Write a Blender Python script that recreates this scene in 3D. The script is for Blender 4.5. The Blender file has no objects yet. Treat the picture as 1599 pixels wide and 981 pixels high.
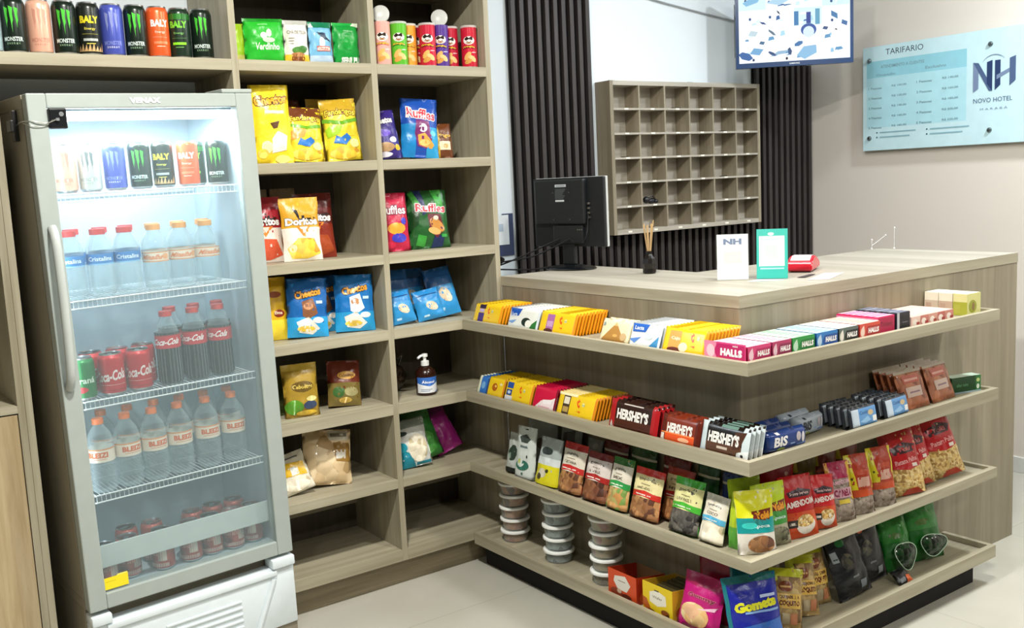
import bpy, bmesh, math, random
from mathutils import Vector, Matrix, noise

# ------------------------------------------------------------------ camera, light, exposure
scene = bpy.context.scene
COL = scene.collection
scene.view_settings.view_transform = 'Standard'
scene.view_settings.look = 'None'
scene.view_settings.gamma = 1
scene.view_settings.use_curve_mapping = False
scene.view_settings.exposure = 0.02

cd = bpy.data.cameras.new('camera')
cd.sensor_width = 36
cd.lens = 35.041
cd.clip_start = 0.02
cam = bpy.data.objects.new('camera', cd)
COL.objects.link(cam)
_r = Vector((0.807483, -0.587970, -0.047559))
_u = Vector((0.116113, 0.079380, 0.990059))
_f = Vector((0.578350, 0.804978, -0.132369))
_m = Matrix((_r, _u, -_f)).transposed().to_4x4()
_m.translation = Vector((-2.07248, -2.94132, 1.39044))
cam.matrix_world = _m
scene.camera = cam

world = bpy.data.worlds.new('world')
scene.world = world
world.use_nodes = True
world.node_tree.nodes['Background'].inputs[0].default_value = (0.75, 0.85, 1, 1)
world.node_tree.nodes['Background'].inputs[1].default_value = 0.25

def area(name, loc, size, power, color=(1, 0.97, 0.9), rot=(0, 0, 0), sizey=None):
    l = bpy.data.lights.new(name, 'AREA')
    l.energy = power; l.color = color; l.size = size
    if sizey:
        l.shape = 'RECTANGLE'; l.size_y = sizey
    else:
        l.shape = 'DISK'
    o = bpy.data.objects.new(name, l)
    o.location = loc; o.rotation_euler = rot
    COL.objects.link(o)
    return o
CEIL = 2.75
area('lamp_entrance', (-1.35, -1.35, CEIL - .02), .16, 78)
area('lamp_counter', (0.15, -1.75, CEIL - .02), .18, 34)
area('lamp_hall', (-0.9, -4.1, CEIL - .02), .25, 52)
area('lamp_desk', (1.70, -1.55, CEIL - .02), .18, 46, (0.88, 0.95, 1))
area('lamp_reception', (.75, -.45, CEIL - .02), .25, 9, (0.86, 0.94, 1))
area('lamp_side', (1.7, -3.4, CEIL - .02), .25, 15)
area('fill_fridge_front', (-2.9, -3.0, CEIL - .02), .3, 24)  # unseen fill light added to brighten the fridge front

# ------------------------------------------------------------------ materials
def lin(h):
    h = h.lstrip('#')
    r = []
    for i in (0, 2, 4):
        c = int(h[i:i + 2], 16) / 255
        r.append(c / 12.92 if c <= .04045 else ((c + .055) / 1.055) ** 2.4)
    return (*r, 1)
_mats = {}
def newmat(name):
    m = bpy.data.materials.new(name)
    m.use_nodes = True
    return m, m.node_tree.nodes, m.node_tree.links, m.node_tree.nodes['Principled BSDF']
def bump(n, l, b, scale, strength, dist=.002, coord='Object'):
    tc = n.new('ShaderNodeTexCoord'); nz = n.new('ShaderNodeTexNoise'); bp = n.new('ShaderNodeBump')
    nz.inputs['Scale'].default_value = scale; nz.inputs['Detail'].default_value = 3
    bp.inputs['Strength'].default_value = strength; bp.inputs['Distance'].default_value = dist
    l.new(tc.outputs[coord], nz.inputs['Vector']); l.new(nz.outputs['Fac'], bp.inputs['Height'])
    l.new(bp.outputs['Normal'], b.inputs['Normal'])
KINDS = {'paint': (.6, 0, 0), 'paper': (.55, 0, 0), 'foil': (.33, .0, 1), 'gloss': (.22, 0, 0), 'can': (.28, .25, 0),
         'metal': (.3, 1, 0), 'satin': (.42, 0, 0), 'rough': (.85, 0, 0)}
def M(hexc, kind='satin'):
    k = (hexc, kind)
    if k in _mats: return _mats[k]
    m, n, l, b = newmat(kind + '_' + hexc.lstrip('#'))
    c = lin(hexc)
    b.inputs['Base Color'].default_value = c
    if kind == 'emit':
        b.inputs['Base Color'].default_value = (0, 0, 0, 1)
        b.inputs['Emission Color'].default_value = c; b.inputs['Emission Strength'].default_value = 1.15
    else:
        r, mt, bm_ = KINDS[kind]
        b.inputs['Roughness'].default_value = r; b.inputs['Metallic'].default_value = mt
        # faint procedural tone variation of the print / paint
        tc = n.new('ShaderNodeTexCoord'); nz = n.new('ShaderNodeTexNoise'); mx = n.new('ShaderNodeMix'); mx.data_type = 'RGBA'
        nz.inputs['Scale'].default_value = 22; nz.inputs['Detail'].default_value = 2
        mx.inputs['A'].default_value = c; mx.inputs['B'].default_value = tuple(x * .86 for x in c[:3]) + (1,)
        l.new(tc.outputs['Object'], nz.inputs['Vector']); l.new(nz.outputs['Fac'], mx.inputs['Factor'])
        l.new(mx.outputs['Result'], b.inputs['Base Color'])
        if bm_: bump(n, l, b, 45, .55, .004)
    _mats[k] = m
    return m
def food(name, c1, c2, c3, scale=90, rough=.55):
    """loose food seen through a clear film: irregular lumps in three tones"""
    if name in _mats: return _mats[name]
    m, n, l, b = newmat(name)
    tc = n.new('ShaderNodeTexCoord'); v = n.new('ShaderNodeTexVoronoi'); cr = n.new('ShaderNodeValToRGB')
    v.inputs['Scale'].default_value = scale
    sp = n.new('ShaderNodeSeparateColor')
    l.new(tc.outputs['Object'], v.inputs['Vector']); l.new(v.outputs['Color'], sp.inputs[0]); l.new(sp.outputs[0], cr.inputs['Fac'])
    e = cr.color_ramp.elements
    e[0].color = lin(c1); e[0].position = .15; e[1].color = lin(c3); e[1].position = .85
    x = e.new(.5); x.color = lin(c2)
    l.new(cr.outputs['Color'], b.inputs['Base Color'])
    bp = n.new('ShaderNodeBump'); bp.inputs['Strength'].default_value = .8; bp.inputs['Distance'].default_value = .004; bp.invert = True
    l.new(v.outputs['Distance'], bp.inputs['Height']); l.new(bp.outputs['Normal'], b.inputs['Normal'])
    b.inputs['Roughness'].default_value = rough
    b.inputs['Coat Weight'].default_value = .4
    _mats[name] = m
    return m
def clear(name, tint, alpha=.2, rough=.08):
    """thin clear plastic / glass: mostly see-through, a little body colour, glossy"""
    if name in _mats: return _mats[name]
    m = bpy.data.materials.new(name); m.use_nodes = True
    n = m.node_tree.nodes; l = m.node_tree.links; n.clear()
    o = n.new('ShaderNodeOutputMaterial'); t = n.new('ShaderNodeBsdfTransparent'); p = n.new('ShaderNodeBsdfPrincipled')
    mx = n.new('ShaderNodeMixShader'); lw = n.new('ShaderNodeLayerWeight'); ma = n.new('ShaderNodeMath')
    t.inputs[0].default_value = (.96, .985, .985, 1)
    p.inputs['Base Color'].default_value = lin(tint); p.inputs['Roughness'].default_value = rough
    lw.inputs['Blend'].default_value = .35
    ma.operation = 'MULTIPLY_ADD'; ma.inputs[1].default_value = .45; ma.inputs[2].default_value = alpha; ma.use_clamp = True
    l.new(lw.outputs['Facing'], ma.inputs[0]); l.new(ma.outputs[0], mx.inputs[0])
    l.new(t.outputs[0], mx.inputs[1]); l.new(p.outputs[0], mx.inputs[2]); l.new(mx.outputs[0], o.inputs[0])
    _mats[name] = m
    return m
def wood(name, axis, c1='#a8a18b', c2='#968e77', c3='#b5ae98'):
    if name in _mats: return _mats[name]
    m, n, l, b = newmat(name)
    tc = n.new('ShaderNodeTexCoord'); mp = n.new('ShaderNodeMapping'); nz = n.new('ShaderNodeTexNoise'); cr = n.new('ShaderNodeValToRGB')
    s = [22, 22, 22]; s['xyz'.index(axis)] = 1.1
    mp.inputs['Scale'].default_value = s
    nz.inputs['Scale'].default_value = 1.6; nz.inputs['Detail'].default_value = 5; nz.inputs['Roughness'].default_value = .62
    nz.inputs['Distortion'].default_value = .5
    l.new(tc.outputs['Object'], mp.inputs['Vector']); l.new(mp.outputs[0], nz.inputs['Vector']); l.new(nz.outputs['Fac'], cr.inputs['Fac'])
    e = cr.color_ramp.elements
    e[0].position = .3; e[0].color = lin(c2); e[1].position = .72; e[1].color = lin(c3)
    x = e.new(.52); x.color = lin(c1)
    # slow drift between boards
    mp2 = n.new('ShaderNodeMapping'); nz2 = n.new('ShaderNodeTexNoise'); mx = n.new('ShaderNodeMix'); mx.data_type = 'RGBA'; mx.blend_type = 'MULTIPLY'
    s2 = [8, 8, 8]; s2['xyz'.index(axis)] = .3
    mp2.inputs['Scale'].default_value = s2; nz2.inputs['Scale'].default_value = 1.5
    l.new(tc.outputs['Object'], mp2.inputs['Vector']); l.new(mp2.outputs[0], nz2.inputs['Vector'])
    cr2 = n.new('ShaderNodeValToRGB'); cr2.color_ramp.elements[0].position = .35; cr2.color_ramp.elements[0].color = (.80, .79, .77, 1); cr2.color_ramp.elements[1].position = .65; cr2.color_ramp.elements[1].color = (1, 1, 1, 1)
    l.new(nz2.outputs['Fac'], cr2.inputs['Fac'])
    mx.inputs['Factor'].default_value = 1
    l.new(cr.outputs['Color'], mx.inputs['A']); l.new(cr2.outputs['Color'], mx.inputs['B']); l.new(mx.outputs['Result'], b.inputs['Base Color'])
    b.inputs['Roughness'].default_value = .5
    bp = n.new('ShaderNodeBump'); bp.inputs['Strength'].default_value = .12; bp.inputs['Distance'].default_value = .001
    l.new(nz.outputs['Fac'], bp.inputs['Height']); l.new(bp.outputs['Normal'], b.inputs['Normal'])
    _mats[name] = m
    return m
WX = lambda: wood('oak_laminate_x', 'x')
WY = lambda: wood('oak_laminate_y', 'y')
WZ = lambda: wood('oak_laminate_z', 'z')
def wallmat(name, c):
    m, n, l, b = newmat(name)
    b.inputs['Roughness'].default_value = .75
    tc = n.new('ShaderNodeTexCoord'); nz = n.new('ShaderNodeTexNoise'); mx = n.new('ShaderNodeMix'); mx.data_type = 'RGBA'
    nz.inputs['Scale'].default_value = 1.2
    cc = lin(c); mx.inputs['A'].default_value = cc; mx.inputs['B'].default_value = tuple(x * .93 for x in cc[:3]) + (1,)
    l.new(tc.outputs['Object'], nz.inputs['Vector']); l.new(nz.outputs['Fac'], mx.inputs['Factor']); l.new(mx.outputs['Result'], b.inputs['Base Color'])
    nz3 = n.new('ShaderNodeTexNoise'); nz3.inputs['Scale'].default_value = 120; bp = n.new('ShaderNodeBump'); bp.inputs['Strength'].default_value = .08
    l.new(tc.outputs['Object'], nz3.inputs['Vector']); l.new(nz3.outputs['Fac'], bp.inputs['Height']); l.new(bp.outputs['Normal'], b.inputs['Normal'])
    return m
def floormat():
    m, n, l, b = newmat('porcelain_tile')
    tc = n.new('ShaderNodeTexCoord'); mp = n.new('ShaderNodeMapping'); br = n.new('ShaderNodeTexBrick')
    mp.inputs['Location'].default_value = (.12, .28, 0)
    br.offset = 0; br.inputs['Scale'].default_value = 1; br.inputs['Brick Width'].default_value = .8; br.inputs['Row Height'].default_value = .8
    br.inputs['Mortar Size'].default_value = .002; br.inputs['Mortar Smooth'].default_value = .3
    br.inputs['Color1'].default_value = lin('#b9b7ac'); br.inputs['Color2'].default_value = lin('#b5b3a8'); br.inputs['Mortar'].default_value = lin('#a3a094')
    nz = n.new('ShaderNodeTexNoise'); nz.inputs['Scale'].default_value = 2.2; nz.inputs['Detail'].default_value = 6; nz.inputs['Distortion'].default_value = 1.2
    cr = n.new('ShaderNodeValToRGB'); cr.color_ramp.elements[0].position = .4; cr.color_ramp.elements[0].color = (.93, .93, .92, 1); cr.color_ramp.elements[1].position = .6; cr.color_ramp.elements[1].color = (1, 1, 1, 1)
    mx = n.new('ShaderNodeMix'); mx.data_type = 'RGBA'; mx.blend_type = 'MULTIPLY'; mx.inputs['Factor'].default_value = 1
    l.new(tc.outputs['Object'], mp.inputs['Vector']); l.new(mp.outputs[0], br.inputs['Vector']); l.new(tc.outputs['Object'], nz.inputs['Vector'])
    l.new(nz.outputs['Fac'], cr.inputs['Fac']); l.new(br.outputs['Color'], mx.inputs['A']); l.new(cr.outputs['Color'], mx.inputs['B']); l.new(mx.outputs['Result'], b.inputs['Base Color'])
    b.inputs['Roughness'].default_value = .28
    return m

# ------------------------------------------------------------------ mesh helpers
def link(name, bm, mats, parent=None, smooth=False, recalc=True):
    me = bpy.data.meshes.new(name)
    if recalc: bmesh.ops.recalc_face_normals(bm, faces=bm.faces)
    bm.to_mesh(me); bm.free()
    if not isinstance(mats, (list, tuple)): mats = [mats]
    for m in mats: me.materials.append(m)
    if smooth:
        for p in me.polygons: p.use_smooth = True
        try: me.set_sharp_from_angle(angle=math.radians(40))
        except Exception: pass
    o = bpy.data.objects.new(name, me)
    COL.objects.link(o)
    if parent is not None: o.parent = parent
    return o
def tag(o, label=None, cat=None, group=None, kind=None):
    if label: o['label'] = label
    if cat: o['category'] = cat
    if group: o['group'] = group
    if kind: o['kind'] = kind
    return o
def empty(name, loc=(0, 0, 0), rot=(0, 0, 0), label=None, cat=None, group=None, matrix=None):
    o = bpy.data.objects.new(name, None)
    o.empty_display_size = .05
    COL.objects.link(o)
    if matrix is not None: o.matrix_world = matrix
    else:
        o.location = loc; o.rotation_euler = rot
    return tag(o, label, cat, group)
_kids = {}
def kids(o):
    return [c for c in o.children]
def dup(root, label=None, group=None, loc=None, rot=None, scale=None, matrix=None):
    r = root.copy(); COL.objects.link(r)
    if matrix is not None: r.matrix_world = matrix
    else:
        if loc is not None: r.location = loc
        if rot is not None: r.rotation_euler = rot
        if scale is not None: r.scale = scale
    if label: r['label'] = label
    if group: r['group'] = group
    for ch in kids(root):
        c = ch.copy(); COL.objects.link(c); c.parent = r
        for g in kids(ch):
            d = g.copy(); COL.objects.link(d); d.parent = c
    return r
def box(bm, x0, x1, y0, y1, z0, z1, mi=0, bevel=0):
    v = [bm.verts.new((x, y, z)) for x in (x0, x1) for y in (y0, y1) for z in (z0, z1)]
    fs = []
    for q in ((0, 1, 3, 2), (4, 6, 7, 5), (0, 4, 5, 1), (2, 3, 7, 6), (0, 2, 6, 4), (1, 5, 7, 3)):
        f = bm.faces.new([v[i] for i in q]); f.material_index = mi; fs.append(f)
    if bevel:
        es = list({e for f in fs for e in f.edges})
        r = bmesh.ops.bevel(bm, geom=es, offset=bevel, segments=2, affect='EDGES', profile=.5)
        for f in r['faces']: f.material_index = mi
    return fs
def boxobj(name, x0, x1, y0, y1, z0, z1, mat, parent=None, bevel=.0015):
    bm = bmesh.new(); box(bm, x0, x1, y0, y1, z0, z1, 0, bevel)
    return link(name, bm, mat, parent)
def lathe(bm, prof, seg=24, mi=0, cx=0, cy=0, mis=None, cap0=True, cap1=True):
    rings = []
    for r, z in prof:
        rings.append([bm.verts.new((cx + r * math.cos(2 * math.pi * i / seg), cy + r * math.sin(2 * math.pi * i / seg), z)) for i in range(seg)])
    for k in range(len(rings) - 1):
        for i in range(seg):
            f = bm.faces.new((rings[k][i], rings[k][(i + 1) % seg], rings[k + 1][(i + 1) % seg], rings[k + 1][i]))
            f.material_index = mis[k] if mis else mi
    if cap0: f = bm.faces.new(rings[0][::-1]); f.material_index = mis[0] if mis else mi
    if cap1: f = bm.faces.new(rings[-1]); f.material_index = mis[-1] if mis else mi
def tube(bm, pts, r, seg=8, mi=0):
    pts = [Vector(p) for p in pts]
    rings = []; ref = (pts[-1] - pts[0]).normalized()
    for i, p in enumerate(pts):
        d = (pts[min(i + 1, len(pts) - 1)] - pts[max(i - 1, 0)]).normalized()
        a = d.cross(Vector((0, 0, 1)) if abs(ref.z) < .8 else Vector((0, 1, 0)))
        if a.length < 1e-3: a = d.cross(Vector((1, .3, 0)))
        a.normalize(); b = d.cross(a)
        rings.append([bm.verts.new(p + (a * math.cos(2 * math.pi * k / seg) + b * math.sin(2 * math.pi * k / seg)) * r) for k in range(seg)])
    for k in range(len(rings) - 1):
        for i in range(seg):
            f = bm.faces.new((rings[k][i], rings[k][(i + 1) % seg], rings[k + 1][(i + 1) % seg], rings[k + 1][i])); f.material_index = mi
    for rg in (rings[0][::-1], rings[-1]):
        f = bm.faces.new(rg); f.material_index = mi
def curve(p, n=10):
    """Catmull-Rom through points"""
    p = [Vector(q) for q in p]; out = []
    for i in range(len(p) - 1):
        a = p[max(i - 1, 0)]; b = p[i]; c = p[i + 1]; d = p[min(i + 2, len(p) - 1)]
        for k in range(n):
            t = k / n
            out.append(.5 * ((2 * b) + (c - a) * t + (2 * a - 5 * b + 4 * c - d) * t * t + (3 * b - a - 3 * c + d) * t ** 3))
    out.append(p[-1])
    return out

# ------------------------------------------------------------------ printed artwork as thin layers on a surface
_txt = {}
DIM = {}
def textmesh(s, off=.02):
    k = (s, off)
    if k not in _txt:
        cu = bpy.data.curves.new('lettering', 'FONT'); cu.body = s; cu.resolution_u = 2; cu.offset = off
        ob = bpy.data.objects.new('lettering', cu)
        me = bpy.data.meshes.new_from_object(ob)
        vs = [(v.co.x, v.co.y) for v in me.vertices]; fs = [tuple(p.vertices) for p in me.polygons]
        x0 = min(v[0] for v in vs); x1 = max(v[0] for v in vs); y0 = min(v[1] for v in vs); y1 = max(v[1] for v in vs)
        DIM[k] = (x1 - x0, y1 - y0)
        _txt[k] = ([((a - x0) / (x1 - x0) - .5, (b - y0) / (y1 - y0) - .5) for a, b in vs], fs)
        bpy.data.objects.remove(ob); bpy.data.curves.remove(cu); bpy.data.meshes.remove(me)
    return _txt[k]
class MatSet:
    def __init__(s): s.l = []
    def idx(s, m):
        if m not in s.l: s.l.append(m)
        return s.l.index(m)
def apply_art(bm, art, fmap, ms, kind='satin', nu=1, nv=1, eps=.00035, asp=1.0, base=1):
    """art: list of tuples in unit coordinates (u right, v up) laid in order on fmap(u, v, h)"""
    for i, a in enumerate(art):
        t = a[0]; col = a[-1] if not isinstance(a[-1], dict) else a[-2]
        opt = a[-1] if isinstance(a[-1], dict) else {}
        jobs = []
        if t == 'rect': jobs.append(([(a[1], a[2]), (a[3], a[2]), (a[3], a[4]), (a[1], a[4])], None, col))
        elif t == 'poly': jobs.append((a[1], None, col))
        elif t == 'ell':
            n = opt.get('n', 20); ro = math.radians(opt.get('rot', 0)); pts = []
            for k in range(n):
                an = 2 * math.pi * k / n; x = a[3] * math.cos(an); y = a[4] * math.sin(an)
                pts.append((a[1] + x * math.cos(ro) - y * math.sin(ro), a[2] + x * math.sin(ro) + y * math.cos(ro)))
            jobs.append((pts, None, col))
        elif t == 'text':
            _, s, cx, cy, h, w = a[:6]
            ro = math.radians(opt.get('rot', 0)); sh = opt.get('shear', 0); arc = opt.get('arc', 0)
            def place(vs, kx=1, ky=1):
                o = []
                for x, y in vs:
                    X = x * w * kx + y * h * sh / asp; Y = y * h * ky + arc * (1 - (2 * x) ** 2)
                    o.append((cx + X * math.cos(ro) - Y * math.sin(ro) / asp, cy + X * math.sin(ro) * asp + Y * math.cos(ro)))
                return o
            if 'out' in opt:
                vs, fs = textmesh(s, opt.get('ow', .07)); ko = (s, opt.get('ow', .07)); ki = (s, opt.get('off', .025)); textmesh(*ki)
                jobs.append((place(vs, DIM[ko][0] / DIM[ki][0], DIM[ko][1] / DIM[ki][1]), fs, opt['out']))
            vs, fs = textmesh(s, opt.get('off', .025)); jobs.append((place(vs), fs, col))
        for j, (pts, fs, c) in enumerate(jobs):
            m = c if isinstance(c, bpy.types.Material) else M(c, kind)
            mi = ms.idx(m)
            tb = bmesh.new()
            vv = [tb.verts.new((p[0], p[1], 0)) for p in pts]
            if fs is None:
                try: tb.faces.new(vv)
                except ValueError: pass
            else:
                for f in fs:
                    try: tb.faces.new([vv[q] for q in f])
                    except ValueError: pass
            us = [p[0] for p in pts]; vs_ = [p[1] for p in pts]
            bmesh.ops.triangulate(tb, faces=tb.faces)
            for k in range(1, nu):
                if min(us) < k / nu < max(us):
                    bmesh.ops.bisect_plane(tb, geom=tb.verts[:] + tb.edges[:] + tb.faces[:], plane_co=(k / nu, 0, 0), plane_no=(1, 0, 0))
            for k in range(1, nv):
                if min(vs_) < k / nv < max(vs_):
                    bmesh.ops.bisect_plane(tb, geom=tb.verts[:] + tb.edges[:] + tb.faces[:], plane_co=(0, k / nv, 0), plane_no=(0, 1, 0))
            h = eps * (base + i * .28 + j * .16)
            mp = {v: bm.verts.new(fmap(v.co.x, v.co.y, h)) for v in tb.verts}
            for f in tb.faces:
                try:
                    g = bm.faces.new([mp[v] for v in f.verts]); g.material_index = mi; g.smooth = nu > 1
                except ValueError: pass
            tb.free()
def plane_map(o, au, av):
    o = Vector(o); au = Vector(au); av = Vector(av); n = au.cross(av).normalized()
    return lambda u, v, h: o + au * u + av * v + n * h
def art_box(name, w, d, h, base, arts, parent=None, kind='satin', bevel=.001, open_top=None):
    """box centred on x, front at y=0, depth to +y, bottom z=0; arts: dict face->(art) for 'front','left','right','top'"""
    bm = bmesh.new(); ms = MatSet(); ms.idx(M(base, kind))
    box(bm, -w / 2, w / 2, 0, d, 0, h, 0, bevel)
    bmesh.ops.recalc_face_normals(bm, faces=bm.faces)
    mp = {'front': plane_map((-w / 2, 0, 0), (w, 0, 0), (0, 0, h)), 'left': plane_map((-w / 2, d, 0), (0, -d, 0), (0, 0, h)),
          'right': plane_map((w / 2, 0, 0), (0, d, 0), (0, 0, h)), 'top': plane_map((-w / 2, 0, h), (w, 0, 0), (0, d, 0))}
    for f, a in arts.items(): apply_art(bm, a, mp[f], ms, kind, asp=(w / h if f == 'front' else 1))
    return link(name, bm, ms.l, parent, recalc=False)

# ------------------------------------------------------------------ the room
WB = .358      # back wall
WR = 2.234     # right wall
def room():
    white = wallmat('cool_white_paint', '#dfe8ee'); beige = wallmat('beige_paint', '#e2dad0'); other = wallmat('plain_paint', '#5c574f')
    tag(boxobj('floor', -4.2, WR + .1, -7.6, WB + .1, -.1, 0, floormat(), bevel=0), kind='structure')
    tag(boxobj('ceiling', -4.2, WR + .1, -7.6, WB + .1, CEIL, CEIL + .1, wallmat('ceiling_paint', '#b4b4b0'), bevel=0), kind='structure')
    tag(boxobj('wall_back', -4.2, WR, WB, WB + .1, 0, CEIL, white, bevel=0), kind='structure')
    tag(boxobj('wall_right', WR, WR + .1, -7.6, WB + .1, 0, CEIL, beige, bevel=0), kind='structure')
    tag(boxobj('wall_left', -4.3, -4.2, -7.6, WB + .1, 0, CEIL, other, bevel=0), kind='structure')
    tag(boxobj('wall_front', -4.2, WR, -7.7, -7.6, 0, CEIL, other, bevel=0), kind='structure')
    tag(boxobj('baseboard_right', WR - .012, WR, -7.6, WB - .032, 0, .07, M('#e6e6e2', 'satin')), kind='structure')
    # slatted wall cladding: a dark backing sheet with vertical battens
    for i, (x0, x1, lab) in enumerate(((.337, .768, 'dark brown vertical slat cladding on the wall behind the computer monitor'),
                                       (.768, 1.79, None), (1.79, 2.232, 'dark brown vertical slat cladding below the wall television'))):
        if lab is None:
            z1 = 1.134; lab = 'dark brown vertical slat cladding below the pigeonhole key rack'
        else: z1 = CEIL if i == 0 else 1.9
        p = empty('slat_panel', (x0, WB, .0), label=lab, cat='wall panel')
        bm = bmesh.new(); box(bm, .0, x1 - x0 - .002, -.008, -.0005, .02, z1 - .002)
        link('backing_sheet', bm, M('#0d0d10', 'satin'), p)
        n = max(1, round((x1 - x0) / .0435)); pw = (x1 - x0) / n
        for k in range(n):
            bm = bmesh.new(); box(bm, k * pw + .006, k * pw + .006 + pw * .5, -.028, -.0085, .02, z1 - .004, 0, .002)
            link('wood_strip', bm, wood('dark_slat_wood', 'z', '#332d2c', '#262121', '#3f393a'), p)
room()

# ------------------------------------------------------------------ shelving unit (front plane y = 0)
SZ = [(1.757, 1.790), (1.447, 1.479), (1.134, 1.166), (.878, .912), (.619, .656), (.361, .392), (.10, .14)]
UNIT = empty('shelving_unit', (-.47, .17, 0), label='tall oak laminate open shelving unit against the back wall, snacks in its pigeonholes', cat='shelving')
def upart(name, x0, x1, y0, y1, z0, z1, mat, lab=None, par=None):
    bm = bmesh.new(); box(bm, x0, x1, y0, y1, z0, z1, 0, .0008)
    o = link(name, bm, mat, par or UNIT)
    o.matrix_parent_inverse = (par or UNIT).matrix_world.inverted()
    if lab: o['label'] = lab
    return o
bpy.context.view_layer.update()
ZT = 2.32; DB = .340
upart('side_panel', -.0205, 0, 0, DB, 0, ZT, WZ())
upart('divider', -.475, -.4535, .0005, DB, .10, ZT, WZ())
upart('divider', -.9425, -.9215, 0, DB, 1.662, ZT, WZ())
upart('side_panel', -.9135, -.894, 0, DB, 0, 1.662, WZ())
upart('side_panel', -1.603, -1.584, 0, DB, 0, SZ[0][0] - .0005, WZ())
upart('top_panel', -2.2, 0, 0, DB, ZT, ZT + .025, WX())
for i, (a, b) in enumerate(SZ):
    upart('shelf', -.9215 if i == 0 else -.8935, -.475, .0, DB, a, b, WX())
    upart('shelf', -.4535, -.0205, .0, DB, a, b, WX())
upart('shelf', -2.2, -.9425, 0, DB, SZ[0][0], SZ[0][1], WX())
upart('shelf', -.9215, -.0205, 0, DB, 2.06, 2.092, WX())
upart('back_panel', -.90, 0, DB, DB + .014, 0, ZT, wood('shaded_back_laminate', 'z', '#4a4337', '#403a2f', '#544c40'))  # shade of the bays put into a darker laminate colour
upart('wood_strip', -.8935, -.475, DB - .018, DB, .235, .262, WX())  # paler strip across the back of each lowest bay
upart('wood_strip', -.4535, -.0205, DB - .018, DB, .235, .262, WX())
upart('kick_board', -.8935, -.0205, .055, .075, 0, .10, wood('kick_laminate', 'x', '#8f8369', '#776c55', '#a0947a'))

# storage cabinet left of the fridge
CAB = empty('storage_cabinet', (-1.9, .17, 0), label='oak laminate cabinet with an open shelf over a door, left of the fridge', cat='cabinet')
bpy.context.view_layer.update()
for a in (('side_panel', -1.622, -1.6035, .0005, DB, 0, 1.756, WZ()), ('side_panel', -2.22, -2.20, 0, DB, 0, 1.756, WZ()),
          ('shelf', -2.20, -1.622, 0.0, DB, .829, .849, WX()), ('base_panel', -2.20, -1.622, 0.02, DB, .06, .08, WX()), ('top_panel', -2.20, -1.622, 0.01, DB, 1.725, 1.745, WX()),
          ('shelf', -2.20, -1.622, 0, DB, 1.30, 1.32, WX()),
          ('back_panel', -2.20, -1.622, DB, DB + .014, 0, 1.757, WZ())):
    upart(*a, par=CAB)
d = upart('door', -2.197, -1.6245, -.0, .0175, .065, .825, wood('pale_knotty_laminate', 'z', '#b9a581', '#a08a64', '#c9b896'), lab='door with a paler, more figured wood grain', par=CAB)

# ------------------------------------------------------------------ reception counter, L-shaped
XT, YC, YK, XE, XK = -.177, -1.298, -1.117, 1.021, 1.475
HT = 1.05
CTR = empty('reception_counter', (.2, -.8, 0), label='L-shaped oak laminate reception counter wrapped by four tiers of display trays', cat='counter')
bpy.context.view_layer.update()
def top_poly(z0, z1, e=.0):
    bm = bmesh.new()
    pts = [(-e, -.0001), (-e, YK - e), (XK + e, YK - e), (XK + e, -.553), (.431, -.553), (.431, -.0001)]
    lo = [bm.verts.new((x, y, z0)) for x, y in pts]; hi = [bm.verts.new((x, y, z1)) for x, y in pts]
    bm.faces.new(lo[::-1]); bm.faces.new(hi)
    for i in range(6): bm.faces.new((lo[i], lo[(i + 1) % 6], hi[(i + 1) % 6], hi[i]))
    return bm
def cpart(name, bm, mat, par=None):
    o = link(name, bm, mat, par or CTR); o.matrix_parent_inverse = CTR.matrix_world.inverted() if not par else Matrix()
    return o
_tb = top_poly(HT - .034, HT, .0015)
bmesh.ops.recalc_face_normals(_tb, faces=_tb.faces)
for _fc in _tb.faces: _fc.material_index = 0 if abs(_fc.normal.z) > .5 else (1 if abs(_fc.normal.x) > .5 else 2)
cpart('countertop', _tb, [wood('counter_top_laminate', 'y', '#aca698', '#a29b8d', '#b6b0a3'), WY(), WX()])
upart('front_panel', 0, .02, YK + .02, -.0001, 0, HT - .0345, wood('counter_front_laminate', 'z', '#8e8570', '#817862', '#999079'), par=CTR)
upart('front_panel', 0, XK, YK, YK + .02, 0, HT - .0345, wood('counter_front_laminate', 'z'), par=CTR)
upart('end_panel', XK - .02, XK, YK + .02, -.553, 0, HT - .0345, wood('counter_front_laminate', 'z'), par=CTR)
upart('inner_panel', .431 - .02, .431, -.553, -.001, 0, HT - .0345, WZ(), par=CTR)
upart('inner_panel', .431, XK - .02, -.573, -.553, 0, HT - .0345, WZ(), par=CTR)
TRAYS = [(.878, .912, .010), (.619, .656, .010), (.361, .392, .011), (.088, .128, .018)]
FL = [b - c for a, b, c in TRAYS]
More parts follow.
